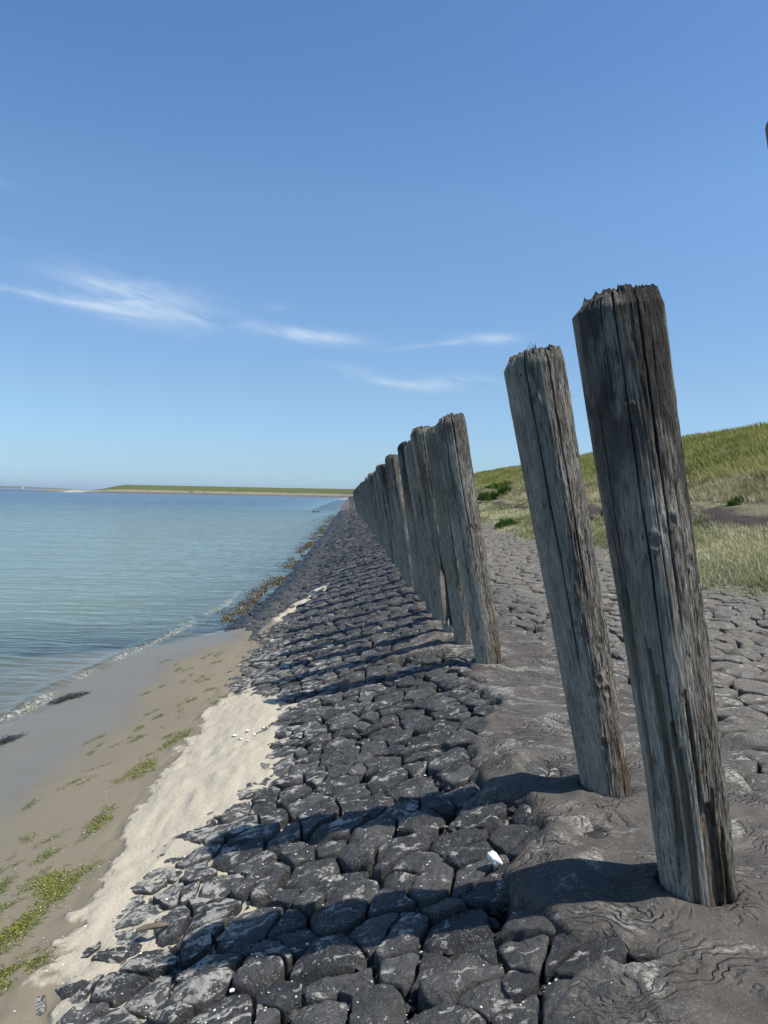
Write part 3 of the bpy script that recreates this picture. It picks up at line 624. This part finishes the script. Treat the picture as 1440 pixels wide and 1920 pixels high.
chips("shell_fragments", x, y, zf+.001, r.uniform(.0015, .0065, len(x))*np.where(r.uniform(0, 1, len(x)) < .06, 2.0, 1), mfr, .35, 14, "crumbs of white shell scattered over stones and sand", "shell fragments")
# ------------------------------------------------------------------ poured asphalt strip round the posts
def asphalt(name, y0, y1, dx, dy0, dy1):
    yy = spread(y0, y1, dy0, dy1); xs = np.arange(.1, 2.9, dx); X, Y = np.meshgrid(xs, yy)
    wx = .055*fbm(X*3.1, Y*3.1, s=61, o=3)+.05*np.abs(fbm(X*1.7, Y*1.7, s=66, o=2)); wy = .06*fbm(X*2.7, Y*2.7, s=62, o=2)
    L = apron_l(Y+wy); Rr = apron_r(Y+wy)
    lob = .085*(1-2*np.abs(vn(X*2.1+3, Y*2.4, 0, 71)))-.02
    dl = X+wx-L+lob*1.3; dr_ = Rr-X+wx*1.3+.12*fbm(X*1.2, Y*1.2, s=72, o=2)
    e = np.minimum(dl, dr_)
    # separate hollows where the pour left gaps
    for (hx, hy, rx, ry) in [(1.02, 2.50, .07, .05), (1.12, 3.42, .05, .045), (1.17, 4.25, .07, .14), (1.0, 5.6, .10, .05), (1.1, 7.2, .1, .08), (.85, 8.55, .15, .06)]:
        q = np.sqrt(((X+wx-hx)/rx)**2+((Y+wy-hy)/ry)**2)-1; e = np.minimum(e, q*min(rx, ry))
    hol = vn(X*3.7, Y*3.7, 0, 88)+.3*vn(X*9, Y*9, 0, 89)-.58; e = np.where(X < 1.75, np.minimum(e, -hol*.16+.6*np.clip(X-1.0-.12*(Y < 3.3), 0, 9)), e)
    th = .048*np.sqrt(np.clip(e/.075, 0, 1)*(2-np.clip(e/.075, 0, 1)))
    Z = bank(X, Y)-.034+th+np.where(e < 0, np.clip(e*2.2, -.13, 0), 0)
    Z += sm(0, .1, e)*(.018*fbm(X*1.6, Y*1.6, s=73, o=2)+.010*fbm(X*5, Y*5, s=74, o=2))
    # creases where the mass slumped
    wpx = X+.25*fbm(X*1.3, Y*1.3, s=75, o=3); wpy = Y+.25*fbm(X*1.3, Y*1.3, s=76, o=3)
    cr = np.abs(vn(wpx*3.3, wpy*3.3, 0, 77)); Z -= .018*np.exp(-(cr/.05)**2)*sm(.15, .45, vn(X*1.5, Y*1.5, 0, 78)+.25)*sm(0, .08, e)
    # fine wrinkles running round the bends
    ph = 70*(fbm(X*.9, Y*.9, s=79, o=2)); Z += .0035*np.sin(ph*1.3+wpx*20)*sm(.0, .4, vn(X*2.2, Y*2.2, 0, 80))*sm(0, .05, e)
    # collar round each post
    for (qx, qy, qr) in [(1.35, 2.86, .14), (1.33, 3.85, .12), (1.26, 6.86, .13)]:
        r_ = np.hypot(X-qx, Y-qy); Z += .02*np.exp(-((r_-qr-.05)/.06)**2)-.05*(r_ < qr+.004)
    return grid(name, X, Y, Z, M_ASPH)
a1 = asphalt("asphalt_strip", 1.2, 60, .0125, .0125, .35); tag(a1, kind='structure')

# ------------------------------------------------------------------ grassy dike: near part, then swept on round the bay
def mat_dike():
    m, g, out = material("dike_turf"); P = geo_pos(g); off = g.attr('off')
    o2 = g.math('ADD', off, g.math('MULTIPLY', g.math('SUBTRACT', g.noise(P, .35, 4, .6), .5), 2.4))
    n = g.noise(P, 5, 5, .65); nb = g.noise(g.scale(P, (1, .25, 1)), .25, 4)
    green = g.mix(n, (.07, .11, .02), (.15, .18, .045)); green = g.mix(g.rng(nb, .4, .65, 0, .6), green, (.135, .135, .035))
    tan = g.mix(n, (.17, .15, .08), (.33, .30, .19))
    rock = g.mix(g.noise(g.scale(P, (1, .3, 1)), 3, 5), (.035, .027, .024), (.13, .105, .09))
    low = g.mix(n, (.13, .135, .06), (.27, .255, .13))
    paving = g.mix(g.noise(P, 2, 5, .7), (.10, .097, .09), (.21, .20, .18))
    ramp = lambda c0, c1, a, b: g.mix(g.rng(o2, a, b), c0, c1)
    c = ramp(green, tan, 11.9, 13.0); c = ramp(c, rock, 14.6, 15.0); c = ramp(c, low, 15.9, 16.3); c = ramp(c, g.mix(n, (.045, .042, .032), (.12, .115, .07)), 17.0, 18.2)
    principled(g, out, c, .95, g.bump(g.noise(P, 9, 6, .7), .9, .12), .1); return m
M_DIKE = mat_dike()
OFFS = np.array([-16, -12, -9, -6, -3, 0, 2, 4, 6, 8, 10, 12, 12.9, 13.5, 14.3, 14.9, 15.5, 16, 16.5, 17.2, 17.9, 18.6, 19.2, 19.8])
# near: x = 24.8 - off
xs = np.sort(24.8-np.concatenate([np.arange(-16, 12, 1.0), np.arange(12, 19.6, .18)])); yy = spread(2, 120, .3, 2.0)
X, Y = np.meshgrid(xs, yy)
def turf(x, y):
    return bank(x, y)+.02+.10*fbm(x*.35, y*.22, s=91, o=3)*sm(7, 11, x)+.05*fbm(x*1.6, y*1.2, s=92, o=3)*sm(6.2, 8, x)+.035*sm(6.4, 7.4, x+.7*fbm(x*.5, y*.5, s=93, o=2)) \
        - .07*sm(6.6, 5.4, x+0*y)*0 - .12*(1-sm(5.6, 7.6, x+.9*fbm(x*.45, y*.30, s=94, o=3)))
def stones_relief(x, y):   # loose dark brick-like rubble strip
    m_ = sm(9.1, 9.5, x)*(1-sm(10.2, 10.6, x)); return m_*(.10*np.abs(vn(x*2.2, y*.9, 0, 95))+.04*vn(x*5, y*2.5, 0, 96))
Z = turf(X, Y)+stones_relief(X, Y)
tag(grid("dike_slope", X, Y, Z, M_DIKE, attrs=dict(off=(24.8-X).ravel())), kind='structure')
def sweep():
    prof = np.array([(-40, 0), (-22, 0), (-3.2, 6), (0, 6), (12.8, 2.0), (14.3, 1.3), (15.8, .8), (17.8, .2), (19.8, .02), (23.8, 0), (25.3, -.55), (27.3, -1.02), (33, -1.9)], float)
    path = []
    for y in np.linspace(119, 560, 45): path.append((24.8, y, 1, 0))
    cxr, cyr, rr = 24.8-95, 560, 95
    for a in np.linspace(0, 90, 16)[1:]: t = math.radians(a); path.append((cxr+rr*math.cos(t), cyr+rr*math.sin(t), math.cos(t), math.sin(t)))
    for x in np.linspace(-71, -214, 22)[1:]: path.append((x, 655, 0, 1))
    V, off = [], []
    n = len(path)
    for i, (px_, py_, nx, ny) in enumerate(path):
        end = sm(1.0, 0.90, i/(n-1)) if False else 1-.0*i
        e = 1.0 if px_ > -190 else max(0.0, 1-(-190-px_)/24)
        beach = 1 if py_ > 330 and px_ > -75 else 0
        for (o_, z_) in prof:
            zz = z_ if z_ <= .8 else .8+(z_-.8)*e
            if py_ < 200: zz += 0
            V.append((px_-nx*o_, py_-ny*o_, zz+.12*float(vn(px_*.1, py_*.1, o_*.2, 9))*(z_ > 1)+float(row_drop(min(py_, 118)))*(18 < o_ < 30)*.6)); off.append(o_)
    return mesh("far_dike", V, gridfaces(n, len(prof)), None, True, dict(off=off))
fd = sweep()
def mat_far():
    m, g, out = material("far_dike_turf"); P = geo_pos(g); off = g.attr('off'); n = g.noise(g.scale(P, (1, 1, 1)), .12, 5, .7); z = g.sep(P)[2]
    green = g.mix(n, (.065, .085, .025), (.125, .135, .048))
    tan = g.mix(n, (.16, .14, .09), (.30, .27, .19)); stone = g.mix(g.noise(P, .2, 5, .7), (.085, .075, .068), (.17, .155, .14))
    c = g.mix(g.rng(off, 12.5, 13.5), green, tan); c = g.mix(g.rng(off, 16.5, 19), c, stone)
    c = g.mix(g.math('MULTIPLY', g.rng(off, 26.2, 26.8), 1.0), c, g.mix(g.math('MULTIPLY', g.rng(g.sep(P)[0], -85, -70), g.rng(g.sep(P)[1], 380, 460)), (.035, .032, .03), (.50, .47, .40)))
    c = g.mix(g.rng(g.noise(P, .09, 4, .7), .60, .66, 0, .8), c, (.05, .065, .028))
    principled(g, out, c, .95, None, .1); return m
fd.data.materials.append(mat_far()); tag(fd, kind='structure')
# low spit beyond the end of the dike
X, Y = np.meshgrid(np.linspace(-300, -200, 70), np.linspace(590, 720, 24))
ed = np.minimum(np.minimum((X+300)/50, (-200-X)/.1), 1); mid = 1-((Y-655)/62)**2
Z = WATER-.6+(2.2+.7*vn(X*.03, 1, 0, 3))*np.clip(ed, 0, 1)**.8*np.clip(mid, -.5, 1)+.15*fbm(X*.05, Y*.05, s=4, o=3)
Z += .9*np.exp(-((X+240)/10)**2)*np.clip(mid, 0, 1)
ms, g, out = material("spit_ground"); P = geo_pos(g); z = g.sep(P)[2]
c = g.mix(g.noise(P, .08, 5, .7), (.12, .105, .085), (.22, .20, .16)); c = g.mix(g.rng(z, .75, 1.3), c, (.14, .16, .07)); c = g.mix(g.rng(z, -.75, -.5), (.05, .047, .043), c)
x_ = g.sep(P)[0]; c = g.mix(g.math('MULTIPLY', g.math('MULTIPLY', g.rng(x_, -227, -224), g.rng(x_, -209, -206, 1, 0)), g.rng(g.noise(P, .1, 4), .42, .5)), c, (.42, .40, .35))
principled(g, out, c, .95); tag(grid("sand_spit", X, Y, Z, ms), kind='structure')
# wooded coast on the horizon
xs = np.linspace(-5200, -1900, 160); top = 26+10*fbm(xs*.004, 0, s=5, o=4); top *= sm(-1900, -2300, xs)*.8+.2*(xs < -1950) if False else np.clip((-1900-xs)/700, .0, 1)**.5
V = []; 
for i, x in enumerate(xs):
    for (dy, zz) in [(-60, WATER-1), (-20, top[i]*.75+WATER), (60, top[i]+WATER), (500, WATER-1)]: V.append((x, 5200+dy+120*vn(x*.002, 0, 0, 6), zz))
mc, g, out = material("far_coast_wood"); principled(g, out, g.mix(g.noise(geo_pos(g), .01, 4), (.045, .07, .04), (.09, .12, .07)), 1.0)
tag(mesh("far_coast", V, gridfaces(160, 4), mc), kind='structure')

# ------------------------------------------------------------------ grass blades
def mat_grass():
    m, g, out = material("grass_blades"); c = g.attr('col', 'Color')
    d = g.new('ShaderNodeBsdfDiffuse'); g.put(d.inputs[0], c); t = g.new('ShaderNodeBsdfTranslucent'); g.put(t.inputs[0], c)
    mx = g.new('ShaderNodeMixShader'); mx.inputs[0].default_value = .35; g.l.new(d.outputs[0], mx.inputs[1]); g.l.new(t.outputs[0], mx.inputs[2]); g.l.new(mx.outputs[0], out.inputs[0]); return m
M_GRASS = mat_grass()
def blades(name, x, y, z, h, w, col, mat, lean=.35, wind=(-.25, .1), seed=0, parent=None):
    r = np.random.default_rng(seed); n = len(x); a = r.uniform(0, 2*np.pi, n); b = r.uniform(0, 2*np.pi, n); l = r.uniform(0, lean, n)*h
    sx, sy = np.cos(a)*w/2, np.sin(a)*w/2; dx, dy = np.cos(b)*l+wind[0]*h, np.sin(b)*l+wind[1]*h
    v = np.empty((n, 5, 3))
    v[:, 0] = np.stack([x-sx, y-sy, z], -1); v[:, 1] = np.stack([x+sx, y+sy, z], -1)
    v[:, 2] = np.stack([x+sx*.7+dx*.35, y+sy*.7+dy*.35, z+h*.55], -1); v[:, 3] = np.stack([x-sx*.7+dx*.35, y-sy*.7+dy*.35, z+h*.55], -1)
    v[:, 4] = np.stack([x+dx, y+dy, z+h*.97], -1)
    i = np.arange(n)[:, None]*5; q = i+[[0, 1, 2, 3]]; t = i+[[3, 2, 4]]
    return mesh(name, v.reshape(-1, 3), [q, t], mat, False, dict(col=np.repeat(col, 5, 0)))
def lerp(a, b, t): return np.asarray(a)[None]*(1-t[:, None])+np.asarray(b)[None]*t[:, None]
r = np.random.default_rng(5)
def scatter(n, x0, x1, y0, y1, pw=1.0):
    u = r.uniform(0, 1, n)**pw; return r.uniform(x0, x1, n), y0*(y1/y0)**u
# long green grass on the dike
x, y = scatter(150000, 12.2, 27.5, 14, 150, .8)
col = lerp((.115, .150, .030), (.29, .28, .08), np.clip(.5+.5*fbm(x*.6, y*.3, s=2, o=3)+r.normal(0, .25, len(x)), 0, 1)); tip = r.uniform(0, 1, len(x)) < .16+.35*sm(15.5, 12.5, x)+.15*(fbm(x*.3, y*.2, s=33, o=2) > .2); col[tip] = (.42, .38, .19)
blades_o = blades("dike_grass", x, y, turf(x, y)-.02, r.uniform(.16, .44, len(x)), .007+.0011*y, col, M_GRASS, .4, (-.30, .12), 1); tag(blades_o, "long green grass covering the dike slope", "grass", None, 'stuff')
# dry pale grass at its foot and low salt-marsh turf
x, y = scatter(130000, 5.2, 12.6, 8, 90, .75)
edge = 6.5-.9*fbm(x*.45, y*.30, s=94, o=3)+.5*fbm(x*2, y*1.2, s=99, o=2)+r.exponential(.35, len(x))-.5; band = (x > 9.15) & (x < 10.5); nz = fbm(x*1.3, y*.8, s=97, o=2)
k = (x > edge) & (~band | (nz > .35)); x, y = x[k], y[k]
upper = x > 10.4
t = np.clip(.5+.6*fbm(x*.9, y*.5, s=98, o=2)+r.normal(0, .2, len(x)), 0, 1)
col = np.where(upper[:, None], lerp((.22, .21, .10), (.55, .48, .31), t), lerp((.20, .215, .09), (.58, .54, .33), t))
o = blades("dry_grass", x, y, turf(x, y)-.02, np.where(upper, r.uniform(.10, .30, len(x)), r.uniform(.05, .17, len(x)))*(.6+.8*np.clip(x-edge[k], 0, 1)*.5), .005+.0011*y, col, M_GRASS, .9, (-.2, .1), 2); tag(o, "short dry grass between the paving and the green slope", "grass", None, 'stuff')

# ------------------------------------------------------------------ small green bushes on the foreland
mb, g, out = material("bush_leaf"); c = g.attr('col', 'Color'); d = g.new('ShaderNodeBsdfDiffuse'); g.put(d.inputs[0], c); g.l.new(d.outputs[0], out.inputs[0])
def bush(x, y, w, h, label, base=(.045, .085, .018), tipc=(.12, .19, .04), seed=0):
    r = np.random.default_rng(seed+300); n = int(1500)
    a = r.uniform(0, 2*np.pi, n); q = np.sqrt(r.uniform(0, 1, n)); bx = np.cos(a)*q*w/2; by = np.sin(a)*q*w/2
    hh = h*np.sqrt(np.clip(1-q**2, .05, 1))*(.75+.35*vn(bx*4/w*2, by*4/w*2, 0, seed))
    o = blades("bush", bx, by, np.zeros(n), hh*r.uniform(.7, 1.1, n), .012+.0010*y, lerp(base, tipc, r.uniform(0, 1, n)), mb, .5, (-.05, 0), seed)
    o.location = (x, y, float(turf(np.array([x]), np.array([y]))[0])-.02); tag(o, label, "bush", "green bushes on the foreland"); return o
bush(6.9, 33.0, 1.25, .50, "bright green rounded bush on the pale grass, seen left of the second post", seed=1)
bush(10.2, 56, 1.9, .95, "dark green bush at the foot of the dike beside the closed row's first post", seed=2)
bush(11.2, 55, 1.2, .8, "small dark green bush next to the bigger one at the dike foot", seed=3)
bush(11.6, 44.5, 1.7, .6, "low green bush just left of the second big post", seed=4)
bush(10.5, 20.3, .62, .30, "bright green tuft on bare ground at the right edge", tipc=(.13, .22, .05), seed=5)
bush(9.35, 27.0, .8, .6, "green bush seen in the gap between the two biggest posts", seed=6)
bush(8.5, 27.4, .8, .45, "grey-green low bush below the one in the gap between big posts", (.07, .085, .06), (.15, .17, .12), seed=7)
bush(13.1, 31, .8, .4, "dark green bush at the lower edge of the green slope", (.03, .055, .012), (.07, .11, .03), seed=8)
bush(12.6, 62, 3.4, .8, "wide green bush patch farther along the dike foot", seed=9)

# ------------------------------------------------------------------ seaweed
mg, g, out = material("sea_lettuce"); c = g.attr('col', 'Color'); principled(g, out, c, .35, None, .5)
def weed(name, x, y, n_, L, Wd, ang, cols, label, group, cat="seaweed", seed=0, mat=None, size=.015, lift=.005):
    """a mat of small curled fronds strewn along an elongated patch"""
    n = int(n_*1.3) if size < .03 else n_
    r = np.random.default_rng(seed+500); ca, sa = math.cos(ang), math.sin(ang)
    nb = max(2, n//60); bu, bv = r.normal(0, .38, nb)*L, r.normal(0, .30, nb)*Wd; k = r.integers(0, nb, n)
    u = bu[k]+r.normal(0, .13*L, n); v_ = bv[k]+r.normal(0, .26*Wd, n)
    wx, wy = u*ca-v_*sa, u*sa+v_*ca; X0, Y0 = x+wx, y+wy
    V, F, C = [], [], []
    a = r.normal(ang, .7, n); l = r.uniform(.6, 3.4, n)*size; w = r.uniform(.06, .18, n)*size
    z0 = sand(X0, Y0)
    P = []
    for s_ in range(4):
        t = s_/3; aa = a+r.normal(0, .35, n)*t
        cxp = X0+np.cos(aa)*l*t; cyp = Y0+np.sin(aa)*l*t; zz = z0+lift*(.5+r.uniform(0, 1.6, n)*math.sin(t*3.14))
        ww = w*(1-.6*abs(2*t-1))
        P.append(np.stack([cxp-np.sin(aa)*ww, cyp+np.cos(aa)*ww, zz], -1)); P.append(np.stack([cxp+np.sin(aa)*ww, cyp-np.cos(aa)*ww, zz+r.uniform(-.4, .6, n)*lift], -1))
    V = np.stack(P, 1); V[..., 0] -= x; V[..., 1] -= y; zc_ = float(sand(np.array([x]), np.array([y]))[0]); V[..., 2] -= zc_
    i = np.arange(n)[:, None]*8; F = np.concatenate([i+[[0, 1, 3, 2]], i+[[2, 3, 5, 4]], i+[[4, 5, 7, 6]]])
    cc = lerp(cols[0], cols[1], r.uniform(0, 1, n))
    o = mesh(name, V.reshape(-1, 3), F, mat or mg, False, dict(col=np.repeat(cc, 8, 0))); o.location = (x, y, zc_)
    if label: tag(o, label, cat, group)
    return o
GC = ((.055, .065, .006), (.25, .25, .04)); GW = "bright green seaweed stranded on the sand"
weed("seaweed_clump", -1.62, 4.35, 900, .30, .16, 1.9, GC, "largest round clump of green seaweed at the edge of the dry sand", GW, seed=1)
weed("seaweed_clump", -1.62, 3.92, 800, .50, .10, 1.35, GC, "long trail of green seaweed running down from the largest clump", GW, seed=2)
weed("seaweed_clump", -1.53, 3.50, 700, .22, .14, .6, GC, "green seaweed heap in the lower left corner near the stones", GW, seed=3)
weed("seaweed_clump", -1.62, 5.15, 300, .30, .12, 1.6, GC, "green seaweed strands halfway along the damp sand", GW, seed=4)
weed("seaweed_clump", -1.64, 6.15, 450, .36, .13, 1.5, GC, "green seaweed clump beside the upper edge of the dry sand", GW, seed=5)
weed("seaweed_clump", -1.48, 6.85, 350, .60, .10, 1.2, GC, "slanting streak of green seaweed above the pale sand", GW, seed=6)
weed("seaweed_clump", -1.36, 8.0, 220, .25, .14, 1.2, GC, "small bright green weed patch where the stones meet the sand", GW, seed=7)
weed("seaweed_clump", -1.85, 3.6, 500, .75, .07, 1.45, GC, "thin green seaweed line along the lower left sand", GW, seed=8)
r = np.random.default_rng(44)
bx, by = [], []
for k in range(64):
    yy_ = 3.5*(11/3.5)**r.uniform(0, 1); xx_ = -1.5-abs(r.normal(0, .55))
    weed_n = int(r.uniform(20, 110))
    bx.append((xx_, yy_, weed_n))
vs = []
parts_ = [weed("tmp", a_, b_, c_, .34, .06, 1.25+r.normal(0, .25), ((.07, .085, .02), (.20, .24, .06)), None, None, seed=50+i, size=.012) for i, (a_, b_, c_) in enumerate(bx)]
def merge(objs, name, mat):
    V, C, F, off = [], [], [], 0
    for o in objs:
        n = len(o.data.vertices); a = np.empty(n*3, np.float32); o.data.vertices.foreach_get('co', a); a = a.reshape(-1, 3)+np.array(o.location); V.append(a)
        c = np.empty(n*4, np.float32); o.data.attributes['col'].data.foreach_get('color', c); C.append(c.reshape(-1, 4)[:, :3])
        f = np.empty(len(o.data.loops), np.int32); o.data.loops.foreach_get('vertex_index', f); F.append(f.reshape(-1, 4)+off); off += n
        me = o.data; bpy.data.objects.remove(o); bpy.data.meshes.remove(me)
    return mesh(name, np.concatenate(V), np.concatenate(F), mat, False, dict(col=np.concatenate(C)))
tag(merge(parts_, "seaweed_scraps", mg), "thin scraps of seaweed strewn over the damp sand", "seaweed", None, 'stuff')
def shorex(y):
    g_ = np.linspace(-3.2, -1.0, 120); zz = np.stack([bank(q, y) for q in g_], 0); return g_[np.argmax(zz > WATER+.01, axis=0)]
# brown wrack floating along the foot of the bank
r = np.random.default_rng(45); n = 15000
y = 15*(90/15)**r.uniform(0, 1, n); cl = fbm(y*.35, 0, s=8, o=2); x = shorex(y)-.12-.10*cl+r.normal(0, .16, n)*(1+y*.012)-.004*y*0
k = fbm(x*2.2, y*.6, s=18, o=2)+.25*sm(25, 40, y) > .12; x, y = x[k], y[k]
o = blades("brown_seaweed", x, y, np.full(len(x), WATER+.0), r.uniform(.008, .025, len(x)), .012+.0009*y, lerp((.04, .025, .008), (.19, .125, .04), r.uniform(0, 1, len(x))), mg, 2.5, (0, 0), 9)
tag(o, "brown wrack growing at the waterline of the stone bank", "seaweed", None, 'stuff')
# dark weed in the little breaker
DK = ((.022, .018, .014), (.07, .06, .045))
def sub(name, x, y, n, L, Wd, ang, label, seed):
    o = weed(name, x, y, n, L, Wd, ang, DK, label, "dark weed in the shallow water", seed=seed, size=.045, lift=.006)
    o.location.z = max(o.location.z, WATER)+.01; return o
sub("seaweed_clump", -3.30, 9.35, 420, .30, .16, 1.0, "dark seaweed tangle caught in the small breaking wave", 71)
sub("seaweed_clump", -3.45, 7.45, 380, .40, .14, 1.2, "dark seaweed patch in the shallows at the left edge", 72)

# ------------------------------------------------------------------ small things
def blob(name, rx, ry, rz, seed, mat, amp=.25, sub=24):
    u = np.linspace(0, np.pi, sub//2); v_ = np.linspace(0, 2*np.pi, sub, endpoint=False); U, Vv = np.meshgrid(u, v_, indexing='ij')
    x = np.sin(U)*np.cos(Vv); y = np.sin(U)*np.sin(Vv); z = np.cos(U); k = 1+amp*fbm(x*1.6, y*1.6, z*1.6, seed, 3)
    return mesh(name, np.stack([x*k*rx, y*k*ry, z*k*rz], -1).reshape(-1, 3), gridfaces(len(u), sub, True)[:, ::-1], mat)
mw, g, out = material("white_chalk"); principled(g, out, g.mix(g.noise(geo_pos(g), 60, 4), (.62, .60, .56), (.85, .84, .80)), .7, g.bump(g.noise(geo_pos(g), 50, 4), .4, .01))
o = blob("white_stone", .024, .034, .018, 4, mw, .3); o.location = (.655, 3.27, float(bank(.655, 3.27))+.025); o.rotation_euler = (.35, .2, .6); tag(o, "bright white stone wedged between black basalt blocks", "stone")
msh, g, out = material("shell"); P = g.new('ShaderNodeTexCoord').outputs['Object']
principled(g, out, g.mix(g.noise(P, 60, 3), (.55, .50, .42), (.85, .82, .76)), .45)
def shell(x, y, s, rz, label, tilt=.3):
    # fan-shaped cockle: ribbed half dome
    nu, nv = 14, 40; q = np.linspace(0, 1, nu)[:, None]; a = np.linspace(-1.25, 1.25, nv)[None]
    R_ = s*q*(1-.12*(a/1.25)**2); zz = s*.42*np.sin(np.pi*np.clip(q*.92+.04, 0, 1))*(1-.45*(a/1.25)**2)*(1+.05*np.cos(a*34))
    X_ = R_*np.sin(a); Y_ = R_*np.cos(a)-s*.5+0*a; o = grid("cockle_shell", X_, Y_, zz, msh)
    md = o.modifiers.new("thick", 'SOLIDIFY'); md.thickness = .0015
    z0 = max(float(sand(np.array([x]), np.array([y]))[0]), float(bank(x, y))-.02); o.location = (x, y, z0+.008); o.rotation_euler = (tilt, .1, rz); tag(o, label, "shell", "white shells lying on the sand")
for i, (x, y, s, rz) in enumerate([(-.93, 6.45, .030, .4), (-.86, 6.30, .026, 2.2), (-.83, 6.52, .028, 4.0), (-.76, 6.40, .024, 1.2), (-.70, 6.55, .022, 5.2), (-.79, 6.22, .020, 3.1)]):
    shell(x, y, s, rz, ["leftmost white shell of the little group on the dry sand", "front white shell of the group, left of centre", "back white shell in the middle of the group", "white shell in the middle of the group on the sand", "rightmost white shell of the little group", "smallest white shell at the front of the group"][i])
shell(-.42, 2.95, .018, 1.0, "small white shell lying between foreground blocks")
shell(1.10, 3.30, .014, 2.0, "small white shell on the brown asphalt left of the largest post")
# driftwood chip between blocks
mdw, g, out = material("driftwood"); P = g.new('ShaderNodeTexCoord').outputs['Object']; gr = g.noise(g.scale(P, (.06, 1, 1)), 160, 5); principled(g, out, g.mix(gr, (.05, .038, .025), (.22, .17, .12)), .85, g.bump(gr, .6, .004))
t = np.linspace(0, 1, 24)[:, None]; a = np.linspace(0, 2*np.pi, 16, endpoint=False)[None]; R_ = .017*np.sin(np.pi*np.clip(t*.9+.06, 0, 1))**.6*(1+.25*vn(t*4+0*a, np.cos(a), np.sin(a), 4))
o = mesh("driftwood_piece", np.stack([(t-.5)*.15+0*a, R_*np.cos(a)+.008*np.sin(t*5), R_*np.sin(a)*.7], -1).reshape(-1, 3), gridfaces(24, 16, True), mdw)
o.location = (-.88, 3.58, float(bank(-.88, 3.58))+.02); o.rotation_euler = (0, -.1, .25); tag(o, "brown piece of driftwood lying against a block on the sand", "driftwood")
# grass growing out of the second post's head
n = 9; rr_ = np.random.default_rng(3); x = rr_.uniform(-.03, .03, n); y = rr_.uniform(-.02, .02, n)
o = blades("grass_sprig", x, y, np.zeros(n), rr_.uniform(.03, .09, n), .0025, lerp((.05, .06, .02), (.12, .11, .05), rr_.uniform(0, 1, n)), M_GRASS, .4, (0, 0), 3)
hd = p2.rotation_euler.to_matrix() @ Vector((-.01, -.02, 2.265)); o.location = Vector(p2.location)+hd; tag(o, "wispy dark grass stalks growing from the head of the second big post", "grass sprig")

# far boats, birds and markers
mwt, g, out = material("boat_white"); principled(g, out, (.8, .8, .8), .5)
mdk, g, out = material("dark_paint"); principled(g, out, (.05, .05, .055), .6)
def boat(x, y, s, label):
    e = bpy.data.objects.new("sailing_boat", None); COL.objects.link(e); e.location = (x, y, WATER); tag(e, label, "sailing boat", "sailing boats far out")
    t = np.linspace(-1, 1, 15)[:, None]; w = (1-np.abs(t)**2.2)*.16
    V = np.concatenate([np.stack([t[:, 0]*s*.5, sgn*w[:, 0]*s*f_, np.full(15, z_*s)], -1) for (sgn, f_, z_) in [(-1, 1, .13), (-1, .7, -.03), (1, .7, -.03), (1, 1, .13), (-1, 1, .13)]])
    h = mesh("hull", V.reshape(5, 15, 3).transpose(1, 0, 2).reshape(-1, 3), gridfaces(15, 5), mwt, True, parent=e)
    v = np.array([(-.02, 0, .15), (-.45, .02, .2), (-.02, .0, 1.25), (-.02, .03, .15), (-.45, .05, .2), (-.02, .03, 1.25)])*s; mesh("sail", v, [np.array([[0, 1, 2], [5, 4, 3]]), np.array([[0, 3, 4, 1], [1, 4, 5, 2], [2, 5, 3, 0]])], mwt, False, parent=e)
    v = np.array([(.03, 0, .15), (.48, 0, .15), (.03, 0, 1.1), (.03, .03, .15), (.48, .03, .15), (.03, .03, 1.1)])*s; mesh("jib", v, [np.array([[0, 2, 1], [3, 4, 5]]), np.array([[0, 1, 4, 3], [1, 2, 5, 4], [2, 0, 3, 5]])], mwt, False, parent=e)
    a = np.linspace(0, 2*np.pi, 8, endpoint=False); mesh("mast", np.concatenate([np.stack([np.cos(a)*.02*s+.005*s, np.sin(a)*.02*s, np.full(8, z_)], -1) for z_ in (.1*s, 1.32*s)]), gridfaces(2, 8, True), mdk, parent=e)
boat(-1000, 2400, 9, "white sailing boat far out behind the low spit"); boat(-1470, 3200, 9, "small white sailing boat in front of the distant coast at far left")
def bird(x, y, label):
    e = bpy.data.objects.new("duck", None); COL.objects.link(e); e.location = (x, y, WATER); tag(e, label, "bird", "ducks on the water")
    b = blob("body", .22, .10, .09, 5, mdk, .05); b.parent = e; b.location = (0, 0, .05); h = blob("head", .055, .045, .05, 6, mdk, .03); h.parent = e; h.location = (.17, 0, .17)
    k = blob("bill", .045, .015, .012, 7, mdk, .0); k.parent = e; k.location = (.235, 0, .165)
bird(-5.05, 108, "dark duck on the water, left one of the pair"); bird(-4.5, 108.4, "dark duck on the water, right one of the pair")
# ------------------------------------------------------------------ air
mh = bpy.data.materials.new("haze_air"); mh.use_nodes = True; mh.node_tree.nodes.clear(); g = NT(mh.node_tree); out = g.new('ShaderNodeOutputMaterial')
pv = g.new('ShaderNodeVolumePrincipled'); pv.inputs['Color'].default_value = (.80, .88, .95, 1); pv.inputs['Density'].default_value = 8e-5; pv.inputs['Anisotropy'].default_value = .3
g.l.new(pv.outputs[0], out.inputs['Volume'])
hv = np.array([(x, y, z) for x in (-9300, 900) for y in (-60, 9300) for z in (-7, 46)])
hz = mesh("haze", hv, np.array([[0, 1, 3, 2], [4, 6, 7, 5], [0, 4, 5, 1], [2, 3, 7, 6], [0, 2, 6, 4], [1, 5, 7, 3]]), mh, False); tag(hz, "thin sea air fading the distant shore", "haze", None, 'stuff')
# ------------------------------------------------------------------ end
